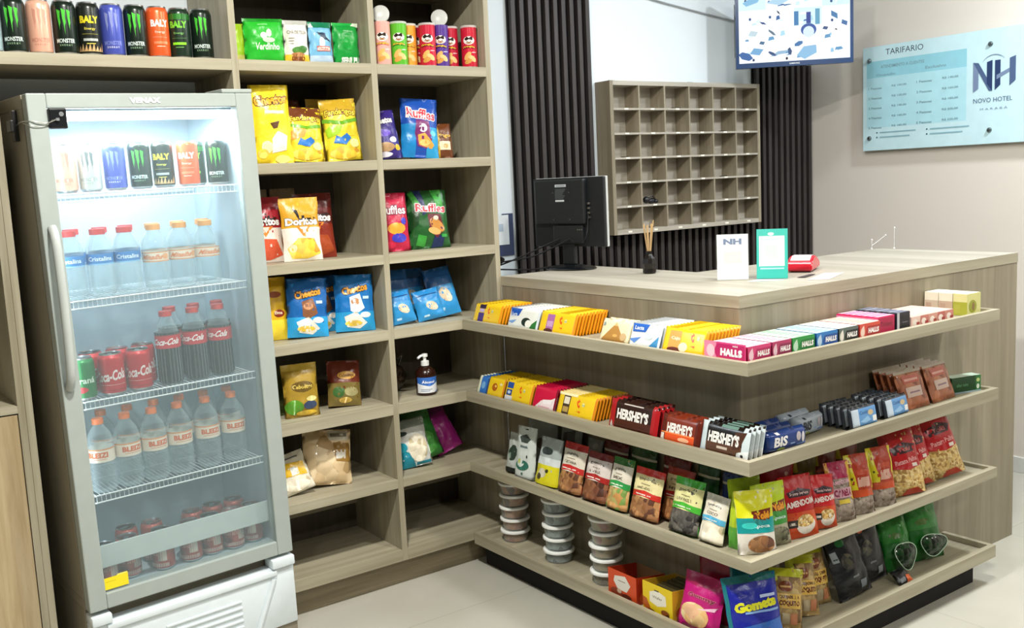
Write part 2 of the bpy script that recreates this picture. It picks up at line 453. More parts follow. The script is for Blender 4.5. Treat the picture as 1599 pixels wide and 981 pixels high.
def tray(z0, z1, lip):
    """one L-shaped tray: a floor board and a rim with mitred corner"""
    def L(bm, x0, y0, x1, y1, za, zb):  # x0,y0 outer corner ; ring strip between outer and inner offsets
        pass
    r = .018
    o = [(XT, -.002), (XT, YC), (XE, YC), (XE, YK - .0005), (-.0005, YK - .0005), (-.0005, -.002)]
    i = [(XT + r, -.002 - r), (XT + r, YC + r), (XE - r, YC + r), (XE - r, YK - .0005 - .001), (-.0015, YK - .0015), (-.0015, -.002 - r)]
    bm = bmesh.new()
    lo = [bm.verts.new((x, y, z0)) for x, y in o]; hi = [bm.verts.new((x, y, z1)) for x, y in o]
    ih = [bm.verts.new((x, y, z1)) for x, y in i]; il = [bm.verts.new((x, y, z1 - lip)) for x, y in i]
    bm.faces.new(lo[::-1])
    for k in range(6):
        n = (k + 1) % 6
        bm.faces.new((lo[k], lo[n], hi[n], hi[k])); bm.faces.new((hi[k], hi[n], ih[n], ih[k])); bm.faces.new((ih[k], ih[n], il[n], il[k]))
    f = bm.faces.new(il)
    # material: grain along each run
    bmesh.ops.recalc_face_normals(bm, faces=bm.faces)
    for f in bm.faces:
        n = f.normal; c = f.calc_center_median()
        if abs(n.x) > .5: f.material_index = 1
        elif abs(n.y) > .5: f.material_index = 0
        else: f.material_index = 1 if (c.x < -.08 and c.y > YC + .02) else 0
    p = link('display_tray', bm, [WX(), WY()], CTR, recalc=False)
    p.matrix_parent_inverse = CTR.matrix_world.inverted()
for t in TRAYS: tray(*t)
upart('plinth', -.130, .97, YC + .048, YK - .0005, 0, .0875, M('#0b0a09', 'rough'), par=CTR)
upart('plinth', -.130, -.0005, YK - .0004, -.002, 0, .0875, M('#0b0a09', 'rough'), par=CTR)

# ------------------------------------------------------------------ pigeonhole key rack on the back wall
def key_rack():
    x0, x1, z0, z1, yf = .789, 1.738, 1.137, 1.789, .262
    r = empty('key_rack', ((x0 + x1) / 2, yf, z0), label='oak laminate pigeonhole key rack of six by six openings on the back wall', cat='key rack')
    W = x1 - x0; H = z1 - z0; D = WB - .002 - yf
    ox = -W / 2
    t = .019; s = .0085; c = (W - 2 * t - 5 * s) / 6; h = (H - 2 * t - 5 * s) / 6
    wm = wood('rack_laminate', 'x', '#b6b0a4', '#a59e91', '#c2bcb1'); wz = wood('rack_laminate_z', 'z', '#948a76', '#827864', '#a29884')
    for nm, a in (('side_panel', (ox, ox + t, 0, D, 0, H)), ('side_panel', (-ox - t, -ox, 0, D, 0, H))):
        bm = bmesh.new(); box(bm, *a, 0, .0008); link(nm, bm, wz, r)
    for nm, a in (('top_panel', (ox + t, -ox - t, 0, D, H - t, H)), ('bottom_panel', (ox + t, -ox - t, 0, D, 0, t)), ('back_panel', (ox + t, -ox - t, D - .006, D, t, H - t))):
        bm = bmesh.new(); box(bm, *a, 0, .0005); link(nm, bm, wm, r)
    for k in range(5):
        x = ox + t + (k + 1) * c + k * s
        bm = bmesh.new(); box(bm, x, x + s, .001, D - .006, t, H - t, 0, .0004); link('upright', bm, wz, r)
        z = t + (k + 1) * h + k * s
        bm = bmesh.new(); box(bm, ox + t, -ox - t, 0, D - .006, z, z + s, 0, .0004); link('shelf', bm, wm, r)
    lab = M('#f2efe2', 'paper')
    proto = None; pt = None
    for i in range(6):
        for j in range(6):
            cx = ox + t + i * (c + s) + c / 2; zz = t + j * (h + s)
            if proto is None:
                bm = bmesh.new(); box(bm, -.011, .011, -.0012, 0, -s + .001, 0); proto = link('number_tag', bm, lab, r); q = proto
                bm = bmesh.new(); box(bm, 0, .032, -.001, 0, 0, .034); bm.free()
            else:
                q = proto.copy(); COL.objects.link(q); 
            q.location = (cx, 0, zz - (.005 if j == 0 else 0))
    for k, x in enumerate((-.40, .08)):
        bm = bmesh.new(); box(bm, x, x + .03, D - .012, D - .002, H + .0, H + .012); link('hanger_bracket', bm, M('#b9bcbc', 'metal'), r)
    # things left in it
    def cell(i, j): return (x0 + t + i * (c + s) + c / 2, yf + .03, z0 + t + j * (h + s) + .0005)
    bm = bmesh.new()
    for a, rr in (((0, 0, .012), .012), ((.02, .01, .013), .013), ((.035, .0, .01), .010), ((-.02, .005, .018), .016)):
        bmesh.ops.create_icosphere(bm, subdivisions=2, radius=rr, matrix=Matrix.Translation(a))
    tube(bm, curve([(-.02, 0, .02), (0, -.01, .033), (.03, 0, .02), (.05, .01, .006)]), .003, 6)
    o = link('headset', bm, M('#15151a', 'satin'), smooth=True); o.location = cell(1, 1)
    tag(o, 'small black coiled earphones bundle in the second column of the key rack', 'earphones')
    for k, (i, j, lb) in enumerate(((2, 5, 'dark key in the top row of the key rack, third column'), (4, 4, 'dark key in the second row of the key rack, fifth column'),
                                    (4, 2, 'dark key lying in the fourth row of the key rack, fifth column'), (0, 3, 'dark key in the third row of the key rack, first column'),
                                    (5, 5, 'dark key in the top row of the key rack, last column'), (1, 0, 'dark key in the bottom row of the key rack, second column'))):
        bm = bmesh.new(); lathe(bm, [(.0, 0), (.010, 0), (.010, .003), (0, .003)], 14, cap0=False, cap1=False); box(bm, .008, .04, -.003, .003, 0, .003); box(bm, .03, .034, .003, .008, 0, .003)
        o = link('key', bm, M('#1b1b1e', 'metal')); p = cell(i, j); o.location = (p[0] - .01, p[1] - .012, p[2]); o.rotation_euler = (0, 0, -.2 + k * .15)
        tag(o, lb, 'key', 'keys left in the rack')
key_rack()

# ------------------------------------------------------------------ wall television showing cameras
def television():
    L = Vector((1.506, .20, 1.845)); Rr = Vector((1.885, -.150, 1.845))
    ax = (Rr - L); W = ax.length; ax.normalize(); n = ax.cross(Vector((0, 0, 1))); n.normalize()   # towards the viewer
    m = Matrix((ax, -n, Vector((0, 0, 1)))).transposed().to_4x4(); m.translation = (L + Rr) / 2
    H = .345; r = empty('television', matrix=m, label='flat television on the wall showing camera pictures above the slat cladding', cat='television')
    bm = bmesh.new(); b = .014
    box(bm, -W / 2, W / 2, 0, .03, 0, H, 0, .003)
    link('housing', bm, M('#1d2c4c', 'gloss'), r)
    bm = bmesh.new()
    for a in ((-W / 2, W / 2, 0, b + .008), (-W / 2, W / 2, H - b, H), (-W / 2, -W / 2 + b, b + .008, H - b), (W / 2 - b, W / 2, b + .008, H - b)):
        box(bm, a[0], a[1], -.004, -.0002, a[2], a[3])
    link('bezel', bm, M('#22406b', 'gloss'), r)
    ms = MatSet(); bm = bmesh.new(); sx0, sx1, sz0, sz1 = -W / 2 + b, W / 2 - b, b + .008, H - b
    rnd = random.Random(5); art = [('rect', 0, 0, 1, 1, M('#e4f2fb', 'emit'))]
    tones = ['#bfe0f4', '#8fc0e0', '#f8fdff', '#ffffff', '#5b93bd', '#ffffff', '#d8ecf8', '#2e5c96', '#ffffff', '#a7d4e6', '#ffffff', '#c9e6f6']
    for i in range(4):
        for j in range(4):
            u, v = i / 4, j / 4
            art.append(('rect', u + .004, v + .005, u + .246, v + .245, M(rnd.choice(['#ffffff', '#eaf6fd', '#cfe8f6', '#f6fbff', '#ffffff']), 'emit')))
            for k in range(4):
                x = u + rnd.uniform(.01, .16); y = v + rnd.uniform(.01, .16); w = rnd.uniform(.03, .08); h = rnd.uniform(.02, .08)
                art.append(('poly', [(x, y), (min(x + w, u + .245), y + rnd.uniform(-.0, .02)), (min(x + w * .8, u + .245), y + h), (x + w * .15, y + h * .9)], M(rnd.choice(tones), 'emit')))
            if rnd.random() < .65:
                x = u + rnd.uniform(.02, .2); y = v + rnd.uniform(.02, .2)
                art.append(('ell', x, y, .012, .022, M(rnd.choice(['#1c3a6a', '#234a80', '#101c34']), 'emit'), {'n': 8}))
    for x, y, w, h, c, r_ in ((.12, .88, .10, .05, '#7db4d6', 10), (.36, .86, .11, .06, '#a8cce2', -15), (.06, .10, .05, .08, '#2f5f9c', 20), (.16, .16, .07, .06, '#6fa3cc', 0), (.37, .12, .10, .035, '#8fb2cc', 0), (.37, .075, .10, .03, '#f6fbff', 0), (.30, .12, .02, .05, '#2c4a78', 20), (.46, .14, .02, .06, '#2c4a78', -20), (.62, .12, .12, .08, '#86b6d8', 25), (.54, .24, .05, .03, '#3d6ea4', 20), (.30, .42, .015, .06, '#5a6e80', 10), (.13, .42, .05, .05, '#b9cfd8', 0), (.21, .28, .03, .03, '#41698c', 0), (.22, .56, .015, .04, '#24407c', 30), (.78, .44, .03, .03, '#35507c', 0), (.86, .62, .03, .07, '#3f74a4', 0), (.90, .30, .08, .14, '#ffffff', 0), (.95, .50, .03, .05, '#3c689c', 0), (.36, .70, .01, .04, '#3a4a58', 0)):
        art.append(('ell', x, y, w, h, M(c, 'emit'), {'rot': r_ + 25, 'n': 4 + (r_ % 3)}))
    art.append(('rect', .61, .52, .65, .68, M('#27408c', 'emit'))); art.append(('rect', .50, .50, .54, .70, M('#3d77ac', 'emit'))); art.append(('rect', .69, .5, .73, .72, M('#5c9bb8', 'emit')))
    art.append(('ell', .63, .43, .07, .09, M('#31519a', 'emit'))); art.append(('ell', .63, .40, .05, .08, M('#cfe2f4', 'emit')))
    apply_art(bm, art, plane_map((sx0, -.0008, sz0), (sx1 - sx0, 0, 0), (0, 0, sz1 - sz0)), ms, eps=.00004)
    link('screen', bm, ms.l, r, recalc=False)
    bm = bmesh.new(); ms = MatSet()
    apply_art(bm, [('text', 'SAMSUNG', .5, .5, .8, .9, '#dfe6ee')], plane_map((-.025, -.0042, .007), (.05, 0, 0), (0, 0, .009)), ms, 'paper')
    link('badge', bm, ms.l, r, recalc=False)
    bm = bmesh.new(); box(bm, -W / 2 + .0, W / 2 - .15, .031, .062, .055, H - .05, 0, .004); link('rear_cover', bm, M('#0c0e14', 'satin'), r)
    bm = bmesh.new(); box(bm, -.045, .045, .063, .075, .08, .2); tube(bm, [(0, .07, .14), (0.0, .2, .14), (0, .36, .14)], .014, 10)
    link('wall_arm', bm, M('#101114', 'satin'), r)
    bm = bmesh.new(); w = m.inverted()
    tube(bm, [w @ Vector(p) for p in curve([(1.93, .045, 1.95), (2.05, .06, 1.97), (2.15, .11, 2.06), (2.20, .16, 2.2), (2.21, .2, 2.5), (2.21, .2, CEIL - .01)])], .004, 6)
    link('power_cable', bm, M('#16181c', 'satin'), r)
television()
bm = bmesh.new(); tube(bm, curve([(.78, WB - .006, 2.215), (1.1, WB - .008, 2.16), (1.45, WB - .008, 2.115), (1.72, WB - .008, 2.085)]), .0035, 6)
tag(link('cable', bm, M('#9ca0a4', 'satin')), 'thin grey cable strung along the white wall left of the television', 'cable')

# ------------------------------------------------------------------ acrylic price board on the right wall
def board():
    y0, y1, z0, z1 = .021, -.995, 1.452, 1.939
    r = empty('price_board', (WR, (y0 + y1) / 2, z0), (0, 0, -math.pi / 2), label='pale blue glass price board lettered TARIFARIO on the right wall', cat='sign')
    W = y0 - y1; H = z1 - z0
    bm = bmesh.new(); ms = MatSet(); ms.idx(M('#cdeaf4', 'gloss'))
    box(bm, -W / 2, W / 2, -.030, -.022, 0, H, 0, .001); bmesh.ops.recalc_face_normals(bm, faces=bm.faces)
    g = '#84a9b6'; art = [('rect', 0, 0, 1, 1, '#d0f0f8'), ('rect', .02, .70, .515, .86, '#98d6e6'), ('rect', .02, .22, .515, .70, '#b8e8f4'), ('rect', .75, 0, 1, 1, '#d0ecf4')]
    art.append(('text', 'TARIFARIO', .215, .935, .055, .19, '#3c4a55', {'off': .0}))
    art.append(('text', 'ATENDIMENTO A CLIENTES', .205, .80, .03, .22, g)); art.append(('text', 'Ocupação', .12, .72, .028, .10, g)); art.append(('text', 'Exclusivo', .37, .74, .028, .10, g))
    for c, (u, w) in enumerate(((.055, .07), (.18, .075), (.305, .075), (.43, .075))):
        for k in range(5):
            v = .60 - k * .095
            art.append(('text', ('Solteiro' if c % 2 == 0 else 'R$ 000,00').replace('000,00', str(100 + 20 * k + 40 * (c // 2)) + ',00') if c % 2 else '%d Pessoas' % (k + 1), u + .01, v + c * .008, .022, w, g))
    for k, (u, v) in enumerate(((.075, .17), (.075, .125), (.33, .17), (.33, .125))):
        art.append(('ell', u, v, .004, .008, '#33576b', {'n': 8})); art.append(('rect', u + .015, v - .006, u + (.20 if k % 2 == 0 else .17), v + .006, '#8fbccb'))
    art += [('ell', .80, .17, .004, .008, '#33576b', {'n': 8}), ('ell', .79, .13, .004, .008, '#33576b', {'n': 8}), ('rect', .815, .164, .97, .176, '#8fbccb'), ('rect', .805, .124, .95, .136, '#8fbccb')]
    # NH monogram with the arc above
    n1 = '#51658c'; n2 = '#7d8fb0'; n3 = '#2d3f6b'
    X, Y, S, T = .545, .46, .185, .27
    def q(p, c): art.append(('poly', [(X + a * S, Y + b * T) for a, b in p], c))
    q([(0, .0), (.13, .12), (.13, .95), (0, .98)], n2); q([(.0, .98), (.13, .95), (.45, .16), (.45, -.0), (.38, .02)], n1); q([(.33, .25), (.46, .0), (.46, 1.0), (.33, .95)], n3)
    q([(.52, .98), (.65, .98), (.65, .18), (.52, .02)], n3); q([(.56, .36), (.88, .58), (.88, .70), (.56, .50)], n2); q([(.86, .12), (1.0, .28), (1.0, 1.06), (.86, 1.0)], n1)
    arc = []
    for k in range(13):
        a = math.radians(155 - k * 10); arc.append((X + S * (.50 + .30 * math.cos(a)), Y + T * (.80 + .38 * math.sin(a))))
    for k in range(12, -1, -1):
        a = math.radians(155 - k * 10); arc.append((X + S * (.50 + .30 * math.cos(a)), Y + T * (.80 + .35 * math.sin(a))))
    art.append(('poly', arc, n2))
    art.append(('text', 'NOVO HOTEL', X + S / 2 - .005, .385, .04, .17, n1, {'off': 0})); art.append(('text', 'M A R A B Á', X + S / 2, .31, .022, .12, n2, {'off': 0}))
    apply_art(bm, art, plane_map((-W / 2, -.030, 0), (W, 0, 0), (0, 0, H)), ms, 'gloss', eps=.00012, asp=W / H)
    link('panel', bm, ms.l, r, recalc=False)
    for u, v in ((.035, .87), (.62, .87), (.035, .12), (.62, .12)):
        bm = bmesh.new(); lathe(bm, [(.011, 0), (.011, .032), (.007, .037), (0.0001, .038)], 16)
        o = link('standoff', bm, M('#7c8688', 'metal'), r, smooth=True); o.location = (-W / 2 + u * W, -.002, v * H); o.rotation_euler = (math.pi / 2, 0, 0)
board()

# ------------------------------------------------------------------ bags, cans, bottles, bars
def bag_map(w, h, t, style='pillow', seed=0, pinch=.05, cr=1.0):
    def P(v):
        if style == 'pillow':
            s = min(max((v - .04) / .90, 0), 1); return (4 * s * (1 - s)) ** .45
        if style == 'pouch':      # stands on a gusset, flat at the top
            s = min(max(1 - v / .93, 0), 1); return .30 * min(1, s * 6) + .70 * (math.sin(math.pi * min(s * 1.08, 1) ** .8 * .5) if s > 0 else 0)
        if style == 'bar':
            return (4 * v * (1 - v)) ** .11
        s = min(max((v - .02) / .75, 0), 1)     # 'sack': full below, long empty flap above
        return (4 * s * (1 - s)) ** .5
    def f(u, v, h_, side=1):
        e = (4 * u * (1 - u))
        e = max(e, 0) ** (.11 if style == 'bar' else .5)
        px = 1 - pinch * math.sin(math.pi * min(max(v, 0), 1)) - (.05 * (noise.noise(Vector((v * 5, seed, side))) if style != 'bar' else 0))
        x = (u - .5) * w * px
        T = t / 2 * e * P(v)
        c = cr * t * (.15 if style != 'bar' else .02)
        nn = noise.noise(Vector((u * 5 + seed * 3.1, v * 7, 1.7 * side))) * c + noise.noise(Vector((u * 13 + seed, v * 16, 4.2 * side))) * c * .4
        if style != 'bar':
            nn += (.06 * t) * math.sin(u * 25 + seed) * max(0, (v - .82) / .18)
        ee = min(1, 6 * min(u, 1 - u)) * min(1, .3 + 8 * min(v, 1 - v))
        return Vector((x, -(T + h_ + nn * ee) * side, v * h))
    return f
def bag_mesh(name, w, h, t, base, art, style='pillow', seed=0, pinch=.05, kind='foil', parent=None, nu=12, nv=14, cr=1.0, back=None, eps=.0005, side_col=None):
    f = bag_map(w, h, t, style, seed, pinch, cr)
    bm = bmesh.new(); ms = MatSet(); bmat = base if isinstance(base, bpy.types.Material) else M(base, kind); ms.idx(bmat)
    bi = ms.idx(back if isinstance(back, bpy.types.Material) else M(back, kind)) if back else 0
    G = {}
    for s in (1, -1):
        for i in range(nu + 1):
            for j in range(nv + 1):
                G[s, i, j] = bm.verts.new(f(i / nu, j / nv, 0, s))
    for s in (1, -1):
        for i in range(nu):
            for j in range(nv):
                q = [G[s, i, j], G[s, i + 1, j], G[s, i + 1, j + 1], G[s, i, j + 1]]
                if s < 0: q.reverse()
                fc = bm.faces.new(q); fc.material_index = 0 if s > 0 else bi; fc.smooth = True
    for i in range(nu):     # close bottom and top
        for j in (0, nv):
            q = [G[1, i, j], G[-1, i, j], G[-1, i + 1, j], G[1, i + 1, j]]
            try: bm.faces.new(q if j == 0 else q[::-1]).material_index = bi
            except ValueError: pass
    for j in range(nv):
        for i in (0, nu):
            q = [G[1, i, j], G[1, i, j + 1], G[-1, i, j + 1], G[-1, i, j]]
            try: bm.faces.new(q if i == 0 else q[::-1]).material_index = bi
            except ValueError: pass
    bmesh.ops.remove_doubles(bm, verts=bm.verts, dist=1e-6)
    FR_ = {(i, j): f(i / nu, j / nv, 0, 1) for i in range(nu + 1) for j in range(nv + 1)}
    def on_face(u, v, hh):      # a point of the meshed front face, lifted along -y by the ink layer
        u = min(max(u, 0), 1); v = min(max(v, 0), 1)
        i = min(int(u * nu), nu - 1); j = min(int(v * nv), nv - 1); a = u * nu - i; b = v * nv - j
        p = (FR_[i, j] * (1 - a) + FR_[i + 1, j] * a) * (1 - b) + (FR_[i, j + 1] * (1 - a) + FR_[i + 1, j + 1] * a) * b
        q = p.copy(); q.y -= hh + eps
        return q
    apply_art(bm, art, on_face, ms, kind, nu, nv, eps=eps, asp=w / h)
    return link(name, bm, ms.l, parent, recalc=False)
NAMES = {}
def settle(o, z, front=None):
    """rest the item on height z and slide it clear of the panels behind it"""
    bpy.context.view_layer.update()
    P = [o.matrix_world @ Vector(v.co) for v in o.data.vertices]
    dz = z + .0008 - min(p.z for p in P); dx = dy = 0
    if front is None:
        my = max(p.y for p in P); x0 = min(p.x for p in P); x1 = max(p.x for p in P)
        if my > DB - .002: dy = DB - .002 - my
        for a, b in ((-.8935, -.475), (-.4535, -.0205)):
            if a < (x0 + x1) / 2 < b: dx = max(0, a + .001 - x0) - max(0, x1 - b + .001)
    elif front == 'A':
        mx = max(p.x for p in P); mn = min(p.x for p in P if p.z + dz < z + .02)
        if mx > -.002: dx = -.002 - mx
        if mn + dx < XT + .0185: dx = XT + .0185 - mn
    else:
        my = max(p.y for p in P); mn = min(p.y for p in P if p.z + dz < z + .02)
        if my > YK - .002: dy = YK - .002 - my
        if mn + dy < YC + .0185: dy = YC + .0185 - mn
        ml = min(p.x for p in P if p.z + dz < z + .03)
        if ml < XT + .0185: dx = XT + .0185 - ml
    m = o.matrix_world.copy(); m.translation += Vector((dx, dy, dz)); o.matrix_world = m
    return o
def put(o, x, y, z, yaw=0, lean=0, roll=0, parent=None):
    """stand an item: yaw 0 faces -y, -90 faces -x; lean tips its top backwards"""
    o.matrix_world = Matrix.Translation((x, y, z)) @ Matrix.Rotation(math.radians(yaw), 4, 'Z') @ Matrix.Rotation(-math.radians(lean), 4, 'X') @ Matrix.Rotation(math.radians(roll), 4, 'Y')
    return o
def bag(label, x, y, z, w, h, t, base, art, yaw=0, lean=8, roll=0, name='snack_bag', cat='snack bag', group=None, lift=0.0, **k):
    o = bag_mesh(name, w, h, t, base, art, **k)
    tag(o, label, cat, group)
    put(o, x, y, z + lift, yaw, lean, roll)
    return settle(o, z)

# food mixtures seen through film
F_NUT = lambda: food('mixed_nuts', '#8a5a34', '#c08b57', '#5d3420', 55)
F_PEA = lambda: food('roasted_peanuts', '#a27f5f', '#c9ab86', '#7b5a45', 75)
F_CHIP = lambda: food('yellow_crisps', '#f0c838', '#f7df6a', '#d69a2a', 40)
F_ORA = lambda: food('orange_snack', '#d9783a', '#f0a95c', '#b5501f', 50)
F_GRN = lambda: food('pumpkin_seed', '#6f6f55', '#9d9b7f', '#4a4b38', 80)
F_RAI = lambda: food('dark_raisins', '#4a4641', '#6f6a62', '#2b2826', 70)
F_NOO = lambda: food('potato_straws', '#d9b465', '#ecd396', '#a97e38', 130)
F_WHT = lambda: food('white_puffs', '#ece4cd', '#f8f3e4', '#cdbf9c', 38)
F_PUF = lambda: food('beige_rings', '#d8bd92', '#e8d3ae', '#b09264', 26)
F_SEED = lambda: food('crushed_peanut', '#8e7e71', '#b3a598', '#6c5a4e', 85)

# --- cans -----------------------------------------------------------------
def can(name, label, r, h, base, art, group=None, kind='can', cat='drink can', foot=None):
    root = empty(name, label=label, cat=cat, group=group)
    bm = bmesh.new(); ms = MatSet(); ms.idx(M(base, kind)); si = ms.idx(M('#c9cdd0', 'metal'))
    prof = [(r * .78, 0), (r * .82, .002), (r * .97, .008), (r, .013), (r, h - .018), (r * .97, h - .013), (r * .86, h - .004)]
    lathe(bm, prof, 32, mis=[si, si, 0, 0, 0, 0, 0])
    for f in bm.faces: f.smooth = True
    bmesh.ops.recalc_face_normals(bm, faces=bm.faces)
    hb = h - .031
    # label wraps: u 0..1 spans the front 180 degrees
    fm = lambda u, v, e: Vector(((r + e) * math.sin((u - .5) * math.pi), -(r + e) * math.cos((u - .5) * math.pi), .013 + v * hb))
    apply_art(bm, art, fm, ms, kind, 14, 1, eps=.00012, asp=math.pi * r / hb)
    link('body', bm, ms.l, root, recalc=False)
    bm = bmesh.new()
    lathe(bm, [(r * .84, h - .0042), (r * .855, h), (r * .82, h), (r * .80, h - .004), (.0005, h - .004)], 28, cap1=True)
    box(bm, -.006, .006, -.016, .005, h - .0042, h - .0025)
    link('lid', bm, M('#cfd3d6', 'metal'), root, smooth=True)
    return root
def claws(c, x=.5, y=.66, s=1.0):
    out = []
    for dx, top, bot, w in ((-.13, .28, -.20, .05), (0, .30, -.30, .055), (.13, .28, -.20, .05)):
        X = x + dx * s
        out.append(('poly', [(X - w * s, y + top * s), (X + w * s * .9, y + top * .85 * s), (X + w * .55 * s, y + .1 * s), (X + w * .75 * s, y - .02 * s), (X + w * .2 * s, y - .1 * s), (X + w * .15 * s, y + bot * s), (X - w * .35 * s, y - .04 * s), (X - w * .7 * s, y + .08 * s)], c))
    return out
def monster(base, claw, word, sub):
    return claws(claw) + [('text', 'MONSTER', .5, .22, .10, .50, word, {'off': .03}), ('text', 'E N E R G Y', .5, .12, .045, .34, sub)]
def baly(base, title, sub, band, low=None):
    a = [('text', 'BALY', .5, .74, .17, .52, title, {'off': .05}), ('text', 'Energy', .5, .52, .07, .3, sub), ('rect', .28, .40, .72, .405, sub), ('rect', .3, .24, .7, .30, band), ('rect', .38, .17, .62, .19, sub)]
    if low:
        rr = random.Random(3)
        a = [('poly', [(.1 + k * .1, .0), (.2 + k * .1, .0), (.15 + k * .1 + .02, .12 + rr.random() * .12)], low) for k in range(8)] + a
    return a
CANR, CANH = .0314, .148
CANS = {
    'green': lambda lb, g: can('energy_drink_can', lb, CANR, CANH, '#14231a', monster(0, '#4fc63c', '#d8e6e0', '#8fb08e'), g),
    'peach': lambda lb, g: can('energy_drink_can', lb, CANR, CANH, '#eeb59c', monster(0, '#d99a86', '#cf8f7a', '#cf8f7a') + [], g),
    'blue': lambda lb, g: can('energy_drink_can', lb, CANR, CANH, '#4b58b4', monster(0, '#8d97cf', '#7f8bd0', '#dfe3f4'), g),
    'white': lambda lb, g: can('energy_drink_can', lb, CANR, CANH, '#c9c9bf', monster(0, '#7d8180', '#a6a8a2', '#a6a8a2'), g),
    'pale': lambda lb, g: can('energy_drink_can', lb, CANR, CANH, '#b4cfd4', monster(0, '#8fb0b8', '#8fb0b8', '#8fb0b8'), g),
    'yellow': lambda lb, g: can('energy_drink_can', lb, CANR, CANH, '#1d231c', baly(0, '#f0dc2e', '#d8ce55', '#b9c0bd', '#d9b07a'), g),
    'orange': lambda lb, g: can('energy_drink_can', lb, CANR, CANH, '#f0622e', baly(0, '#ffffff', '#f7c7b0', '#f28a5e'), g),
    'lime': lambda lb, g: can('energy_drink_can', lb, CANR, CANH, '#1f3326', [('rect', .0, .86, 1, 1, '#2e7d2c')] + baly(0, '#7ad63a', '#6fae5a', '#8ff032'), g),
}
_canproto = {}
def toward(x, y):
    return math.degrees(math.atan2(-2.07 - x, y + 2.94))

def get_can(kind, label, group=None):
    if kind not in _canproto:
        _canproto[kind] = CANS[kind](label, group); return _canproto[kind]
    return dup(_canproto[kind], label, group)
row = [(-1.577, 'pale', 'pale blue drink can cut off at the left end of the top shelf row'),
       (-1.508, 'green', 'black can with green claw mark, first one left of the peach can, top shelf'),
       (-1.442, 'peach', 'peach coloured energy drink can in the top shelf row'),
       (-1.377, 'green', 'black can with green claw mark between the peach can and the yellow-lettered can, top shelf'),
       (-1.315, 'yellow', 'black can with yellow BALY lettering and tan flames on the top shelf'),
       (-1.251, 'blue', 'royal blue energy drink can in the top shelf row'),
       (-1.190, 'green', 'black can with green claw mark between the blue and the orange can, top shelf'),
       (-1.126, 'orange', 'bright orange BALY can in the top shelf row'),
       (-1.064, 'lime', 'dark green BALY can with lime lettering on the top shelf'),
       (-1.002, 'green', 'black can with green claw mark, rightmost can of the top shelf row')]
for i, (x, k, lb) in enumerate(row):
    c = get_can(k, lb, None)
    x = -1.577 + .0639 * i
    put(c, x, .068 + (i % 3) * .003, SZ[0][1] + .0006, toward(x, .07) + [0, -8, 4, 0, 6, 0, -3, 12, -4, 0][i])

# --- crisp tubes ------------------------------------------------------------
def tube_can(label, base, dark, food_c, txt='#ffffff', lid_up=False):
    r, h = .0275, .143
    root = empty('crisp_tube', label=label, cat='crisp tube')
    bm = bmesh.new(); ms = MatSet(); ms.idx(M(base, 'gloss')); si = ms.idx(M('#d8d9d6', 'metal'))
    lathe(bm, [(r, 0), (r, .004), (r, h - .003), (r * .99, h)], 32, mis=[si, 0, 0, si])
    for f in bm.faces: f.smooth = True
    bmesh.ops.recalc_face_normals(bm, faces=bm.faces)
    fm = lambda u, v, e: Vector(((r + e) * math.sin((u - .5) * math.pi), -(r + e) * math.cos((u - .5) * math.pi), .004 + v * (h - .008)))
    art = [('rect', .05, 0, .95, 1, base), ('ell', .5, .66, .24, .105, '#f4efe6'), ('poly', [(.30, .70), (.42, .76), (.5, .72), (.6, .76), (.74, .70), (.62, .665), (.5, .69), (.38, .655)], '#2a1c18'),
           ('ell', .43, .635, .028, .012, '#2a1c18', {'n': 8}), ('ell', .57, .635, .028, .012, '#2a1c18', {'n': 8}), ('poly', [(.34, .60), (.5, .575), (.66, .60), (.5, .625)], '#a06a3a'),
           ('poly', [(.22, .49), (.5, .53), (.78, .49), (.78, .43), (.5, .47), (.22, .43)], dark),
           ('text', 'Pringles', .5, .475, .055, .5, '#f6d33a', {'out': '#7a1420', 'arc': .03}),
           ('ell', .42, .27, .17, .075, '#e9b566', {'rot': 28}), ('ell', .62, .20, .17, .07, '#f1c987', {'rot': -20}), ('ell', .44, .13, .16, .06, '#d99f4c', {'rot': 12}),
           ('text', 'sabor', .7, .36, .03, .2, txt)]
    apply_art(bm, art, fm, ms, 'gloss', 14, 1, eps=.00012, asp=.62)
    link('tube', bm, ms.l, root, recalc=False)
    lm = clear('translucent_lid', '#e8e8e4', .5, .3)
    bm = bmesh.new(); lathe(bm, [(r * 1.05, 0), (r * 1.05, .006), (r * .98, .0075), (.0005, .0075)], 28)
    o = link('lid', bm, lm, root, smooth=True)
    if lid_up: o.location = (0, .015, h + .028); o.rotation_euler = (math.radians(80), 0, 0)
    else: o.location = (0, 0, h - .005)
    return root
tz = SZ[0][1] + .0005
for x, y, b, dk, lab, up in ((-.394, .06, '#e9a79c', '#c56a62', 'pink crisp tube with its clear lid standing up behind', True),
                             (-.334, .055, '#5cb82e', '#2c7a1e', 'green crisp tube on the upper right shelf', False),
                             (-.279, .085, '#eda23a', '#b0641a', 'orange crisp tube between the green and red ones', False),
                             (-.2245, .05, '#c8203c', '#7a1022', 'red crisp tube standing between the orange and purple tubes', False),
                             (-.164, .062, '#54358f', '#2c1c55', 'purple crisp tube with a clear lid standing up behind', True),
                             (-.1065, .090, '#c2203a', '#7a1022', 'red crisp tube set back beside the purple one', False),
                             (-.0535, .05, '#cc2038', '#7a1022', 'red crisp tube nearest the right side panel, rightmost one', False)):
    put(tube_can(lab, b, dk, None, lid_up=up), x, y, tz, toward(x, y))
put(tube_can('second red crisp tube half hidden behind the front red one', '#c2203a', '#7a1022', None), -.23, .118, tz, -34)

